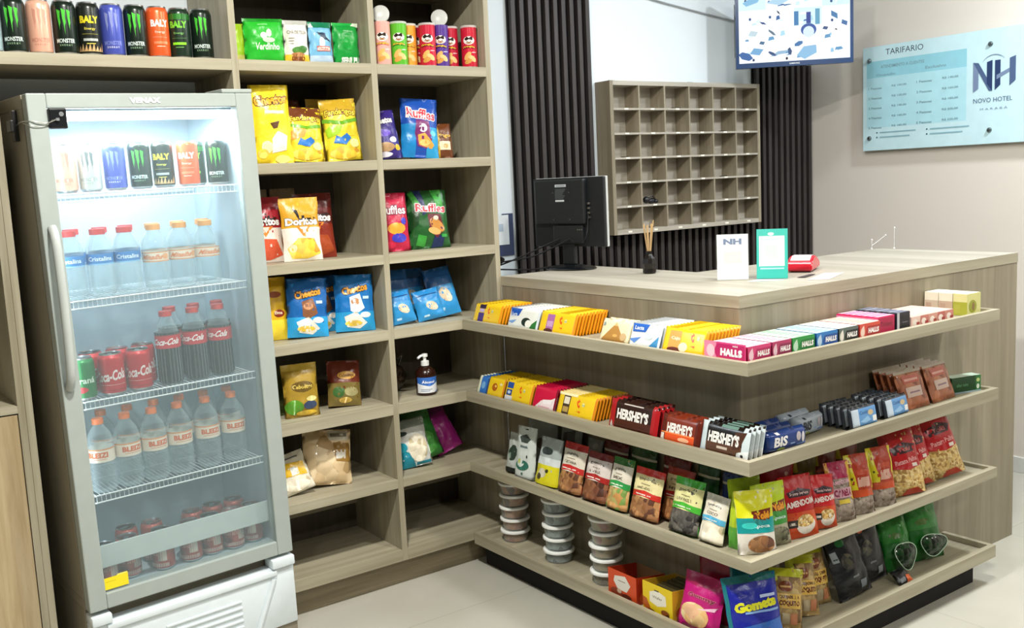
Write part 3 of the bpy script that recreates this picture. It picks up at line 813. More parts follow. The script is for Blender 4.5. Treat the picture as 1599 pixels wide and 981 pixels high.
# --- coffee / tea packs, upper left pigeonhole -------------------------------
z = SZ[0][1]
bag('yellow-green pouch half hidden by the shelf divider, top row', -.893, .128, z, .050, .125, .03, '#a4cc2a', [('rect', 0, 0, 1, .22, '#c9c86a'), ('ell', .3, .1, .12, .08, '#e9842c')], yaw=-8, lean=4)
bag('bright green pack lettered in white, top row, beside the yellow-green pouch', -.80, .085, z, .125, .137, .045, '#27b42e', [('rect', 0, .93, 1, 1, '#178a22'), ('text', 'Verdinho', .56, .36, .16, .62, '#dff5d8', {'shear': .1}), ('ell', .48, .60, .09, .08, '#cfeecb'), ('ell', .62, .66, .07, .09, '#cfeecb'), ('ell', .6, .5, .16, .06, '#bfe6bb'), ('rect', .35, .84, .6, .87, '#7fdd7f')], yaw=-12, lean=3)
bag('white infusion pack with a brown cup and green leaves', -.697, .075, z, .080, .135, .04, '#e6e4da', [('rect', 0, .90, 1, 1, '#b9bab2'), ('text', 'CHÁ DE TILIA', .5, .72, .10, .8, '#8d8678'), ('rect', .15, .56, .38, .58, '#9a9388'), ('rect', .15, .5, .34, .52, '#9a9388'), ('rect', .15, .44, .32, .46, '#9a9388'), ('ell', .55, .30, .3, .08, '#4f8a3a'), ('ell', .7, .34, .2, .06, '#3f7a30'), ('rect', 0, 0, 1, .2, '#e8c234'), ('ell', .5, .12, .28, .12, '#8a4a22'), ('ell', .5, .2, .28, .05, '#b98250')], yaw=-6, lean=2)
bag('light blue pack with a bird in a black hat', -.615, .07, z, .079, .133, .035, '#79b8de', [('rect', 0, .86, 1, 1, '#177a52'), ('rect', 0, 0, 1, .2, '#b8cfe4'), ('poly', [(.0, .86), (.12, .98), (.2, .86)], '#e6f0f0'), ('ell', .5, .5, .13, .14, '#f4f6f6'), ('poly', [(.28, .76), (.62, .70), (.9, .52), (.6, .60), (.42, .68)], '#1f2a3a'), ('poly', [(.42, .74), (.66, .74), (.74, .58), (.56, .62)], '#26405c'), ('rect', .26, .30, .86, .42, '#cf5a4a'), ('rect', .28, .32, .84, .40, '#e8ddd4'), ('text', 'Urubá', .56, .36, .06, .4, '#cf5a4a')], yaw=-4, lean=2)
bag('plain green pack lettered SEMI at its foot, rightmost in the top row', -.527, .065, z, .090, .134, .04, '#149a3c', [('rect', 0, .93, 1, 1, '#1fae46'), ('poly', [(.7, .93), (1, .90), (1, 1), (.8, 1)], '#d9e6cf'), ('text', 'Orgânico', .55, .79, .05, .36, '#9fe0ac'), ('ell', .55, .5, .22, .17, '#13a03c'), ('text', 'SEMI PU', .60, .10, .15, .72, '#eef8ee', {'off': .06})], yaw=-6, lean=2)

# --- crisps in the shelving unit ---------------------------------------------
z = SZ[1][1]
CHE = lambda c='#2a1c10', o='#f4a623', y=.78, w=.74, rot=8: [('text', 'Cheetos', .5, y, .13, w, o, {'out': c, 'ow': .11, 'rot': rot, 'off': .05})]
bag('tall yellow CHEETOS bag, upper left of the shelving beside the fridge', -.805, .06, z, .125, .245, .05, '#f2d52a', CHE('#4a2b12', '#f7a823', .80, .86, 6) + [('rect', .3, .62, .8, .66, '#f7efc0'), ('poly', [(.42, .50), (.68, .53), (.6, .44), (.5, .43)], '#5b3a1c'), ('ell', .3, .2, .14, .08, '#fff4b0'), ('poly', [(.42, .12), (.8, .16), (.86, .34), (.6, .40), (.44, .3)], '#e4e6dc'), ('ell', .2, .12, .14, .06, F_CHIP()), ('ell', .7, .05, .2, .05, '#f9ec88')], yaw=-8, lean=5, seed=2)
bag('dark brown and gold crisp bag behind the two yellow corn snack bags', -.685, .225, z, .125, .215, .05, '#5c2c1c', [('rect', 0, .8, 1, .9, '#8f4a26')], yaw=0, lean=6, seed=8)
bag('tan-topped crisp bag behind the rightmost yellow snack bag', -.548, .215, z, .118, .218, .05, '#a8862c', [('rect', 0, .9, 1, 1, '#c29c38')], yaw=0, lean=6, seed=9)
def fand(red): return [('rect', 0, .80, 1, 1, '#caa52c' if not red else '#6e3a1c'), ('poly', [(0, .62), (.5, .56), (1, .62), (1, .68), (.5, .62), (0, .68)], '#6fae2c'), ('text', 'Fandangos', .5, .74, .13, .84, '#f3e04a', {'out': '#7a4a1c', 'ow': .1, 'arc': .03}),
                       ('poly', [(.06, .36), (.4, .42), (.5, .55), (.2, .58), (.04, .5)], '#a5d22c' if not red else '#e8a04a'), ('poly', [(.2, .28), (.55, .24), (.72, .34), (.6, .42), (.42, .36), (.3, .4)], '#2f78c8'), ('ell', .74, .46, .16, .09, '#f2c92e'), ('ell', .5, .12, .42, .1, F_CHIP()), ('ell', .8, .26, .14, .07, '#f8ef9a')]
bag('yellow corn snack bag with green band, middle of the second shelf', -.690, .075, z, .122, .178, .055, '#ecd02c', fand(True), yaw=-4, lean=12, roll=3, seed=4)
bag('yellow corn snack bag with blue figure, right of the second shelf', -.553, .075, z, .122, .203, .055, '#f0d838', fand(False), yaw=-12, lean=8, roll=-3, seed=5)
bag('purple CHEETOS bag cut off by the shelf divider', -.388, .085, z, .115, .17, .05, '#37287c', CHE('#1c1238', '#f4f2ee', .76, .7, 4) + [('ell', .4, .5, .3, .08, '#6a4fc0'), ('ell', .75, .36, .12, .06, '#e8dff4'), ('ell', .45, .22, .3, .09, '#b8936a'), ('ell', .85, .2, .1, .06, '#f0c030'), ('ell', .4, .08, .25, .05, '#e9e4f2')], yaw=-6, lean=14, roll=-4, seed=6)
bag('large blue RUFFLES bag with red lettering', -.262, .08, z, .135, .208, .055, '#1a4fae', [('rect', 0, 0, .35, .55, '#1a86c8'), ('rect', .65, 0, 1, .5, '#2f9fd4'), ('text', 'Ruffles', .52, .72, .17, .80, '#d8243c', {'out': '#f4e8ea', 'ow': .09, 'rot': -6}), ('poly', [(.36, .62), (.72, .60), (.8, .3), (.66, .14), (.4, .18), (.32, .4)], '#7a2c6a'), ('ell', .55, .48, .12, .07, '#e9e6f0'), ('poly', [(.4, .36), (.6, .4), (.86, .2), (.8, .14), (.44, .2)], '#e9a84a'), ('ell', .6, .24, .14, .05, '#f2c878'), ('ell', .84, .40, .08, .05, '#5fc0e8')], yaw=-14, lean=10, roll=4, seed=7)
bag('small teal-green bag behind the blue ruffled crisps', -.215, .16, z, .08, .20, .04, '#31664c', [], yaw=0, lean=6, seed=11)
bag('small brown and yellow snack bag right of the blue crisp bag', -.165, .08, z, .075, .125, .04, '#6b3a1c', [('rect', 0, 0, .3, 1, '#c8a42c'), ('text', 'Pingo', .55, .62, .14, .7, '#e8b84a', {'out': '#3a1c0c'}), ('rect', .28, .22, .86, .46, '#e4d8b4'), ('ell', .6, .33, .12, .07, '#c9a86a')], yaw=-14, lean=12, seed=12)
z = SZ[2][1]
def dor(c1, c2, food_, tx='#f6f4ef'):
    return [('rect', 0, .52, 1, 1, c1), ('rect', 0, 0, 1, .52, c2), ('poly', [(.26, .84), (.44, .62), (.92, .66), (.62, .72)], '#1c1612'), ('poly', [(.40, .80), (.46, .66), (.80, .67)], c1),
            ('text', 'Doritos', .5, .615, .12, .86, tx, {'out': '#1c1612', 'ow': .09, 'off': .05}), ('poly', [(.34, .54), (.72, .54), (.5, .38)], '#e3862a'), ('poly', [(.42, .53), (.64, .53), (.52, .44)], c2), ('poly', [(.08, .2), (.36, .36), (.8, .34), (.96, .1), (.6, .03), (.2, .04)], food_), ('ell', .22, .2, .1, .06, '#f2e9c0')]
bag('red and white DORITOS bag, leftmost on the third shelf', -.835, .122, z, .12, .210, .05, '#a0262c', dor('#a32430', '#e9ddd2', '#df5f40'), yaw=-10, lean=6, seed=21)
bag('gold and white DORITOS bag in the middle of the third shelf', -.733, .06, z, .128, .203, .05, '#e8b22e', dor('#dba02a', '#efe8dc', F_CHIP()), yaw=-8, lean=6, seed=22)
bag('dark red DORITOS bag on the right of the third shelf', -.655, .120, z, .13, .215, .05, '#6e1c16', dor('#5e1612', '#8a2a18', '#a8461e'), yaw=-8, lean=7, seed=23)
for x, lb in ((-.80, 'clear crimped bag top rising behind the red and white bag'), (-.70, 'clear crimped bag top rising behind the gold bag')):
    bag(lb, x, .255, z, .09, .235, .03, M('#b8a890', 'foil'), [], yaw=0, lean=4, seed=int(-x * 90))
bag('pink and red RUFFLES bag half behind the shelf divider', -.375, .095, z, .115, .203, .05, '#c01c44', [('text', 'Ruffles', .5, .70, .15, .85, '#f4e8ea', {'out': '#7a1030', 'ow': .09}), ('ell', .55, .38, .3, .1, '#f2a83a'), ('ell', .62, .22, .25, .08, '#3f3ab8'), ('ell', .8, .5, .1, .06, '#4a4ac8'), ('ell', .3, .1, .2, .06, '#d8244c')], yaw=-10, lean=8, seed=24)
bag('dark green RUFFLES bag with navy stripes', -.232, .095, z, .148, .207, .055, '#1d5a26', [('poly', [(.18, 1), (.36, 1), (.46, .6), (.34, .55)], '#182a5a'), ('poly', [(.0, .62), (.3, .7), (.2, .4), (.0, .3)], '#14401c'), ('poly', [(.6, 1), (.86, 1), (.9, .55), (.74, .6)], '#3a9a3a'), ('poly', [(.04, .95), (.16, .98), (.34, .7), (.2, .65)], '#3a9a3a'), ('poly', [(.5, 0), (.8, .02), (.86, .2), (.6, .2)], '#182a5a'), ('poly', [(.12, .06), (.34, .02), (.4, .2), (.2, .24)], '#3a9a3a'), ('poly', [(.46, .58), (.8, .56), (.86, .3), (.66, .16), (.48, .3)], '#6a1f2e'),
     ('text', 'Ruffles', .56, .68, .14, .76, '#c8243c', {'out': '#e8d8dc', 'ow': .08, 'rot': -4}), ('ell', .68, .38, .2, .1, '#c88a3e', {'rot': -25}), ('ell', .60, .28, .16, .06, '#e2b069', {'rot': -10}), ('ell', .66, .50, .07, .04, '#d8d2c2'), ('rect', .78, .17, .92, .22, '#3aa04a')], yaw=-16, lean=10, seed=25)
z = SZ[3][1]
bag('yellow snack bag cut off by the fridge on the fourth shelf', -.842, .118, z, .115, .205, .05, '#e9b822', [('ell', .65, .72, .2, .05, '#9a4a1c'), ('ell', .74, .42, .16, .06, '#8a2c1c'), ('text', 'Elma', .72, .43, .05, .24, '#f2e0c0'), ('rect', 0, .0, 1, .32, '#f4d83a')], yaw=-14, lean=8, seed=31)
def cheb(dk): return CHE('#1a1410', '#e8a13a', .74, .66, 10) + [('rect', .0, .0, 1, .34, '#2aa0dc'), ('poly', [(.34, .60), (.62, .66), (.74, .40), (.5, .30), (.36, .36)], '#8a5a3c' if dk else '#e9eef2'), ('ell', .5, .52, .12, .06, '#c48a5a'), ('poly', [(.2, .26), (.5, .34), (.78, .14), (.6, .04), (.28, .08)], '#f4f0e6'), ('ell', .44, .14, .22, .05, F_CHIP()), ('ell', .74, .28, .14, .05, '#f4f0e6'), ('rect', .7, .56, .86, .61, '#bfe0f4'), ('poly', [(.1, .9), (.2, .92), (.14, .84)], '#2f8fd8')]
bag('blue CHEETOS bag standing left on the fourth shelf', -.735, .065, z, .135, .192, .05, '#1564ae', cheb(True), yaw=-14, lean=8, roll=3, seed=32)
bag('blue CHEETOS bag half hidden between two others of its kind', -.635, .15, z, .12, .19, .05, '#155ea4', cheb(True), yaw=-8, lean=6, seed=33)
bag('blue CHEETOS bag standing right on the fourth shelf', -.565, .06, z, .135, .19, .05, '#1773bc', cheb(False), yaw=-14, lean=8, roll=2, seed=34)
def blu(): return [('rect', 0, 0, 1, .62, '#2f93d2'), ('rect', .1, .8, .9, .83, '#174a80'), ('ell', .55, .42, .22, .14, '#d8c6a8', {'rot': -20}), ('ell', .66, .34, .12, .08, '#e9dcc4'), ('rect', .2, .1, .4, .16, '#bfe2f6')]
for i, (x, y, h, w, s, lb) in enumerate(((-.375, .062, .105, .095, 41, 'small light blue snack bag at the front left of the fourth shelf'), (-.262, .062, .098, .105, 42, 'small light blue snack bag at the front centre of the fourth shelf'),
                                         (-.175, .095, .168, .11, 43, 'dark blue snack bag leaning at the right of the fourth shelf'), (-.36, .15, .175, .12, 44, 'dark blue snack bag standing behind at the left, fourth shelf'), (-.27, .19, .17, .12, 45, 'dark blue snack bag standing behind in the centre, fourth shelf'))):
    bag(lb, x, y, z, w, h + .01, .04, '#1a5b9c' if i > 1 else '#2a86c8', blu(), yaw=-10, lean=16 if i < 3 else 8, roll=-8 if i < 3 else 0, seed=s)
z = SZ[4][1]
bag('golden snack bag with green foot on the fifth shelf', -.775, .065, z, .118, .175, .055, '#a98a2e', [('rect', 0, .88, 1, 1, '#c4a640'), ('ell', .52, .58, .32, .10, '#6a5420'), ('text', 'Cebolitos', .52, .58, .08, .58, '#e2c860'), ('ell', .25, .2, .25, .14, '#5a9a2c'), ('ell', .7, .22, .2, .08, '#3b4a6a'), ('ell', .75, .34, .15, .05, '#e4d68a'), ('ell', .6, .08, .3, .05, F_CHIP())], yaw=-10, lean=6, seed=51)
bag('green-brown snack bag behind the golden one at the left wall', -.85, .14, z, .10, .16, .04, '#39421c', [], yaw=-6, lean=4, seed=53)
bag('red and gold snack bag leaning back on the fifth shelf', -.61, .09, z, .115, .155, .055, '#6a2a18', [('rect', 0, 0, 1, .5, '#7a6a34'), ('ell', .55, .66, .28, .09, '#c8963a'), ('text', 'Cebolitos', .55, .66, .07, .46, '#5a1c10'), ('ell', .3, .3, .18, .12, '#3f6a34'), ('ell', .68, .3, .22, .1, '#a8a070'), ('ell', .5, .12, .2, .06, '#caa84a')], yaw=-14, lean=16, roll=4, seed=52)
z = SZ[5][1]
bag('small white and yellow pouch beside the fridge on the sixth shelf', -.80, .075, z, .11, .135, .05, '#e2dcc8', [('poly', [(.1, .78), (.9, .70), (.9, .36), (.1, .44)], '#e2b422'), ('rect', .42, .42, .66, .62, '#dfe2dc'), ('rect', .2, .84, .8, .88, '#6a6a62'), ('ell', .5, .2, .42, .17, F_WHT())], yaw=-14, lean=24, roll=-14, seed=61)
bag('large clear bag of beige ring puffs on the sixth shelf', -.692, .095, z, .165, .185, .075, F_PUF(), [('rect', .52, .80, .94, .98, '#d2cbb8'), ('rect', .56, .86, .9, .93, '#8d867a'), ('poly', [(.60, .76), (.96, .74), (.98, .40), (.64, .42)], '#9a7434'), ('rect', .64, .46, .86, .62, '#c6c2b6')], yaw=-12, lean=16, roll=6, seed=62, pinch=.02)
bag('bag of white marshmallows with teal corner on the sixth shelf', -.355, .075, z, .125, .17, .06, '#d9dcd6', [('rect', 0, .82, 1, 1, '#8c9488'), ('poly', [(0, 0), (.5, 0), (.34, .3), (0, .48)], '#168aa0'), ('ell', .16, .44, .14, .1, '#1f9ab0'), ('ell', .62, .38, .3, .3, F_WHT()), ('ell', .18, .72, .2, .05, '#3c4a4a'), ('rect', .5, .02, .95, .08, '#1c8aa0')], yaw=-14, lean=16, roll=-6, seed=63)
bag('green bag of candies between white and magenta bags', -.27, .115, z, .11, .19, .06, '#2f7a30', [('rect', 0, .78, 1, 1, '#4f8850'), ('ell', .5, .3, .4, .22, food('green_candies', '#3a8a34', '#6cb45a', '#246424', 45))], yaw=-14, lean=18, roll=-14, seed=64)
bag('magenta bag leaning at the right of the sixth shelf', -.175, .13, z, .11, .17, .06, '#9a1a7a', [('rect', 0, .84, 1, 1, '#7a2a6a'), ('ell', .35, .6, .1, .12, '#c23a9c')], yaw=-18, lean=22, roll=-22, seed=65)
# pump bottle and the wrapped parcel behind it
def pump_bottle():
    r = empty('pump_bottle', label='amber pump bottle with a white and blue label on the fifth shelf', cat='pump bottle')
    bm = bmesh.new(); lathe(bm, [(.034, 0), (.0365, .004), (.0365, .075), (.033, .086), (.020, .097), (.012, .101), (.012, .104)], 28)
    link('bottle', bm, M('#2b130c', 'gloss'), r, smooth=True)
    bm = bmesh.new(); ms = MatSet(); fm = lambda u, v, e: Vector(((.0368 + e) * math.sin((u - .5) * 2.6), -(.0368 + e) * math.cos((u - .5) * 2.6), .010 + v * .055))
    apply_art(bm, [('rect', 0, 0, 1, 1, '#e6eaf0'), ('poly', [(.0, .62), (.5, .42), (1, .70), (1, 1), (0, 1)], '#2f6ac0'), ('text', 'Álcool', .45, .72, .2, .5, '#ffffff'), ('rect', .15, .2, .6, .25, '#8a98ac'), ('rect', .15, .1, .5, .15, '#8a98ac'), ('poly', [(.7, .0), (1, .2), (1, 0)], '#2f6ac0')], fm, ms, 'paper', 12, 1, eps=.0001)
    link('label', bm, ms.l, r, recalc=False)
    bm = bmesh.new(); lathe(bm, [(.0145, .103), (.0145, .119), (.006, .121), (.006, .133), (.011, .134), (.011, .144), (.002, .146)], 20); tube(bm, [(0, 0, .139), (-.02, -.012, .140), (-.032, -.018, .134)], .0045, 8)
    link('pump', bm, M('#e9ebea', 'satin'), r, smooth=True)
    put(r, -.305, .06, SZ[4][1] + .0006, -10)
pump_bottle()
bm = bmesh.new()
bmesh.ops.create_icosphere(bm, subdivisions=3, radius=1)
for v in bm.verts:
    n_ = noise.noise(v.co * 2.3) * .22; v.co = Vector((v.co.x * .045 * (1 + n_), v.co.y * .04 * (1 + n_), v.co.z * .05 * (1 + n_) + .05))
tube(bm, curve([(-.02, -.02, .095), (-.035, -.03, .125), (0, -.03, .12), (.02, -.03, .135), (.01, -.02, .095)]), .003, 6)
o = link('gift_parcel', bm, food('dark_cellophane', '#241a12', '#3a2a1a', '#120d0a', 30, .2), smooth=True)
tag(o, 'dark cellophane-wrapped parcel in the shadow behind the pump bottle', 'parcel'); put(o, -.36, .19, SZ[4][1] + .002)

# ------------------------------------------------------------------ display fridge
XA = Vector((.9981264, .05852536, .01784603)); YA = Vector((-.05877795, .99817328, .01397337)); ZA = Vector((-.01699563, -.01499615, .9997431))
FM = Matrix((XA, YA, ZA)).transposed().to_4x4(); FM.translation = (-1.519678, -.13901, .012)
FW, FH, FD = .609, 1.655, .44
FR = empty('display_fridge', matrix=FM, label='tall grey glass-door drinks fridge standing in the gap between cabinet and shelving', cat='fridge')
def fpart(name, bm, mat, par=None, smooth=False, lab=None, recalc=True):
    o = link(name, bm, mat, par or FR, smooth=smooth, recalc=recalc)
    if lab: o['label'] = lab
    return o
GREY = lambda: M('#a2aba7', 'satin')
WHT = lambda: M('#dfe6e8', 'satin')
def fridge():
    LV = [1.398, 1.111, .833, .566]     # wire shelf tops, local
    bm = bmesh.new(); D0 = .052
    for a in ((0, FW, D0, FD, .255, .285), (0, FW, D0, FD, FH - .035, FH), (0, .032, D0, FD, .285, FH - .035), (FW - .032, FW, D0, FD, .285, FH - .035), (.032, FW - .032, FD - .03, FD, .285, FH - .035)):
        box(bm, *a, 0, .002)
    fpart('cabinet_shell', bm, M('#8e8674', 'satin'), lab='taupe painted steel shell')
    bm = bmesh.new()   # inner liner
    x0, x1, y0, y1, z0, z1 = .0325, FW - .0325, D0 + .004, FD - .0305, .2855, FH - .0355
    for a in ((x0, x0 + .006, y0, y1, z0, z1), (x1 - .006, x1, y0, y1, z0, z1), (x0 + .006, x1 - .006, y1 - .006, y1, z0, z1), (x0 + .006, x1 - .006, y0, y1 - .006, z0, z0 + .006), (x0 + .006, x1 - .006, y0, y1 - .006, z1 - .006, z1)):
        box(bm, *a)
    fpart('inner_liner', bm, M('#aebfc8', 'satin'))
    bm = bmesh.new(); box(bm, .0, FW, .012, FD, .0, .06, 0, .003); box(bm, 0, FW, .06, FD, .06, .2545, 0, .004)
    fpart('base_housing', bm, M('#8e8674', 'satin'))
    # pressed white kick panel
    bm = bmesh.new(); box(bm, .0, FW, .004, .055, .03, .222, 0, .006)
    box(bm, .0, .055, -.008, .05, .222, .250, 0, .004); box(bm, FW - .075, FW, -.008, .05, .222, .252, 0, .004)
    box(bm, .04, FW - .06, -.004, .012, .200, .218, 0, .003)
    tube(bm, [(.05, .003, .18), (.12, .003, .03)], .008, 8); tube(bm, [(FW - .07, .003, .19), (FW - .14, .003, .03)], .008, 8)
    for k in range(6): box(bm, .20, .43, -.001, .006, .05 + k * .02, .057 + k * .02, 0, .002)
    fpart('kick_panel', bm, M('#dfe9ee', 'gloss'), smooth=True, lab='pressed glossy white kick panel')
    # door: frame bars
    door = empty('door', matrix=None); door.parent = FR
    bm = bmesh.new(); gx0, gx1, gz0, gz1 = .047, .559, .306, 1.617
    for a in ((0, gx0, 0, .042, .262, FH), (gx1, FW, 0, .042, .262, FH), (gx0, gx1, 0, .042, gz1, FH), (gx0, gx1, 0, .042, .262, gz0)):
        box(bm, *a, 0, .003)
    fpart('door_frame', bm, GREY(), door, lab='light grey door frame')
    bm = bmesh.new()
    for a in ((.012, FW - .012, .0425, .051, FH - .03, FH - .012), (.012, FW - .012, .0425, .051, .275, .29), (.012, .03, .0425, .051, .29, FH - .03), (FW - .03, FW - .012, .0425, .051, .29, FH - .03)):
        box(bm, *a)
    fpart('gasket', bm, M('#3b3b2e', 'rough'), door, lab='dark rubber door gasket')
    bm = bmesh.new(); box(bm, gx0 + .001, gx1 - .001, .010, .014, gz0 + .001, gz1 - .001)
    fpart('glass_pane', bm, clear('door_glass', '#b7cbd0', .075, .05), door)
    bm = bmesh.new()   # bow handle
    pts = curve([(.024, -.002, 1.315), (.022, -.030, 1.27), (.020, -.040, 1.1), (.019, -.030, .94), (.019, -.002, .89)], 8); tube(bm, pts, .0115, 12)
    fpart('handle', bm, M('#b3b9b6', 'gloss'), door, smooth=True)
    bm = bmesh.new(); ms = MatSet(); apply_art(bm, [('text', 'VENAX', .5, .5, .95, 1, '#ffffff', {'off': .05})], plane_map((.257, -.0016, 1.628), (.084, 0, 0), (0, 0, .016)), ms, 'paper')
    fpart('brand_lettering', bm, ms.l, door, recalc=False)
    bm = bmesh.new(); box(bm, .047, .092, -.008, .0095, 1.565, 1.617, 0, .004); box(bm, .062, .07, -.016, -.007, 1.585, 1.592, 1); ms_ = [M('#15171a', 'gloss'), M('#d8dde0', 'metal')]
    lathe(bm, [(.0001, 0), (.006, .0)], 14, mi=1, cx=.078, cy=0, cap0=False, cap1=False)
    for v in bm.verts:
        if abs(v.co.z) < 1e-6: v.co = Vector((v.co.x, -.0085, 1.602 + v.co.y))
    fpart('lock_plate', bm, ms_, door, lab='black square lock plate with a steel pin', recalc=True)
    bm = bmesh.new(); tube(bm, curve([(.062, -.012, 1.588), (.04, -.006, 1.580), (.012, -.004, 1.584), (-.004, .01, 1.586), (-.006, .06, 1.586), (-.006, .10, 1.58)]), .0016, 6); tube(bm, curve([(.055, -.012, 1.587), (.03, -.004, 1.572), (.0, -.002, 1.575), (-.006, .03, 1.582)]), .0012, 6)
    fpart('lock_cable', bm, M('#c9cbc6', 'metal'), door, smooth=True)
    bm = bmesh.new(); box(bm, -.012, 0, .105, .135, 1.54, 1.62, 0, .002); box(bm, -.020, -.011, .10, .145, 1.565, 1.595, 0, .002)
    fpart('lock_bracket', bm, M('#1b1b1b', 'satin'))
    bm = bmesh.new(); ms = MatSet(); apply_art(bm, [('rect', 0, 0, 1, 1, '#f2dc1e'), ('rect', .06, .62, .5, .68, '#d8bd14'), ('poly', [(.52, 1), (.6, 1.12), (.98, 1.12), (1, 1)], '#f6ea6a')], plane_map((.047, .0095, .312), (.066, 0, 0), (.0, 0, .034)), ms, 'paper')
    fpart('price_sticker', bm, ms.l, door, recalc=False, lab='blank yellow price sticker')
    # hinge cover on top right
    bm = bmesh.new(); box(bm, FW - .09, FW + .002, .0, .12, FH + .0005, FH + .012, 0, .003); fpart('hinge_cover', bm, GREY())
    # wire shelves
    wm = M('#e8eef0', 'satin')
    for z in LV:
        bm = bmesh.new()
        for yy, zz in ((.066, z), (.066, z - .020), (.25, z - .004), (.385, z - .004)): tube(bm, [(.040, yy, zz - .002), (FW - .040, yy, zz - .002)], .0022, 6)
        k = 0; x = .046
        while x < FW - .042:
            tube(bm, [(x, .395, z - .003), (x, .066, z - .003), (x, .066, z - .020)], .0013, 4); x += .0125
        fpart('wire_shelf', bm, wm)
    # bottom white price rail
    bm = bmesh.new(); box(bm, .04, FW - .042, .055, .060, .358, .424, 0, .002); fpart('guard_rail', bm, M('#c9d3d2', 'satin'), lab='plain pale guard rail across the lowest bay')
    # lit ceiling lamp
    bm = bmesh.new(); box(bm, .06, FW - .06, .09, .16, FH - .062, FH - .0425, 0, .004)
    mm, n, l, b = newmat('fridge_lamp_glow'); b.inputs['Emission Color'].default_value = (.9, .96, 1, 1); b.inputs['Emission Strength'].default_value = 14; b.inputs['Base Color'].default_value = (.9, .9, .9, 1)
    fpart('lamp', bm, mm, lab='glowing white lamp strip')
    l = area('lamp_fridge', (0, 0, 0), .44, 9.5, (.85, .94, 1), sizey=.10); l.parent = FR; l.location = (FW / 2, .13, FH - .066)
    l2 = area('lamp_fridge_side', (0, 0, 0), .03, .4, (.85, .94, 1), rot=(math.radians(60), 0, math.radians(-35)), sizey=1.1); l2.parent = FR; l2.location = (.06, .075, .95); l2.rotation_euler = (math.radians(90), 0, math.radians(-60))
    return LV
LV = fridge()
bpy.context.view_layer.update()
def fput(o, x, y, z, yaw=0):
    o.matrix_world = FM @ Matrix.Translation((x, y, z)) @ Matrix.Rotation(math.radians(yaw), 4, 'Z')
    return o
# tall cans, first shelf
fc = [(.106, 'peach', 'peach coloured can at the left of the top fridge shelf'), (.170, 'white', 'grey-white claw can on the top fridge shelf'), (.238, 'blue', 'blue claw can on the top fridge shelf'),
      (.308, 'green', 'black can with green claw, left one on the top fridge shelf'), (.374, 'yellow', 'black BALY can with yellow lettering on the top fridge shelf'), (.440, 'orange', 'orange BALY can set at the front of the top fridge shelf'),
      (.490, 'lime', 'dark BALY can with lime lettering, behind the orange one in the fridge'), (.545, 'green', 'black can with green claw, rightmost on the top fridge shelf')]
for i, (x, k, lb) in enumerate(fc):
    y = .12 if k != 'lime' else .175
    if k == 'orange': y = .10
    if k == 'green' and x > .5: y = .125; x = .538
    c = get_can(k, lb); c.scale = (.93, .93, .86)
    m = FM @ Matrix.Translation((x, y, LV[0] + .0006)) @ Matrix.Rotation(math.radians(-22 - 8 * x / .5), 4, 'Z') @ Matrix.Diagonal((.95, .95, .88, 1))
    c.matrix_world = m
# bottles
PET = lambda: clear('pet_plastic', '#cfe0e6', .09, .06)
def bottle(name, label, r, h, cap_c, lab, labz, cap_r, cap_h, liquid=None, group=None, neck=.30):
    root = empty(name, label=label, cat='bottle', group=group)
    sh = h * (1 - neck)
    prof = [(r * .80, 0), (r * .97, .006), (r, .016), (r * .965, labz[0] - .004), (r * .985, labz[0]), (r * .985, labz[1]), (r, labz[1] + .005), (r * .98, sh), (r * .80, sh + (h - sh) * .32), (cap_r * .9, h - cap_h - .004), (cap_r * .86, h - cap_h * .4)]
    bm = bmesh.new(); lathe(bm, prof, 24)
    link('bottle_body', bm, PET() if not liquid or True else None, root, smooth=True)
    if liquid:
        bm = bmesh.new(); lathe(bm, [(x * 1.004, z + .0003) for x, z in prof[:8]] + [(r * .93, sh + (h - sh) * .15)], 20); link('drink', bm, M(liquid, 'rough'), root, smooth=True)
    bm = bmesh.new(); lathe(bm, [(cap_r, h - cap_h), (cap_r, h - .001), (cap_r * .94, h)], 20); link('cap', bm, M(cap_c, 'satin'), root, smooth=True)
    bm = bmesh.new(); ms = MatSet(); ms.idx(M(lab['base'], 'paper')); lathe(bm, [(r * 1.0, labz[0]), (r * 1.0, labz[1])], 24, cap0=False, cap1=False)
    for f in bm.faces: f.smooth = True
    bmesh.ops.recalc_face_normals(bm, faces=bm.faces)
    fm = lambda u, v, e: Vector(((r * 1.0 + e) * math.sin((u - .5) * math.pi), -(r + e) * math.cos((u - .5) * math.pi), labz[0] + v * (labz[1] - labz[0])))
    apply_art(bm, lab['art'], fm, ms, 'paper', 12, 1, eps=.00015, asp=1)
    link('label', bm, ms.l, root, recalc=False)
    return root
L_BLUE = {'base': '#3a80c4', 'art': [('rect', 0, 0, 1, .12, '#8fc0e6'), ('text', 'Cristalina', .5, .55, .4, .6, '#dceaf6')]}
L_ORA = {'base': '#ead9c6', 'art': [('rect', 0, .9, 1, 1, '#e0925a'), ('rect', 0, 0, 1, .1, '#e0925a'), ('text', 'Minalba', .5, .5, .5, .56, '#e07a3a', {'shear': .2}), ('ell', .85, .5, .1, .3, '#e9a878')]}
L_ORB = {'base': '#eaddcd', 'art': [('rect', 0, .9, 1, 1, '#e0925a'), ('text', 'BLEIZI', .5, .55, .4, .5, '#d8642c', {'off': .05}), ('rect', .3, .2, .7, .26, '#e0a080')]}
L_COKE = {'base': '#c4202c', 'art': [('rect', 0, .94, 1, 1, '#8f1018'), ('text', 'Coca-Cola', .5, .5, .48, .74, '#f6ecec', {'shear': .25, 'off': .03, 'rot': 4}), ('rect', .0, .2, .09, .8, '#d9d2cc')]}
protoA = bottle('water_bottle', 'water bottle with red cap and blue label', .036, .186, '#cf3a3c', L_BLUE, (.088, .118), .021, .016)
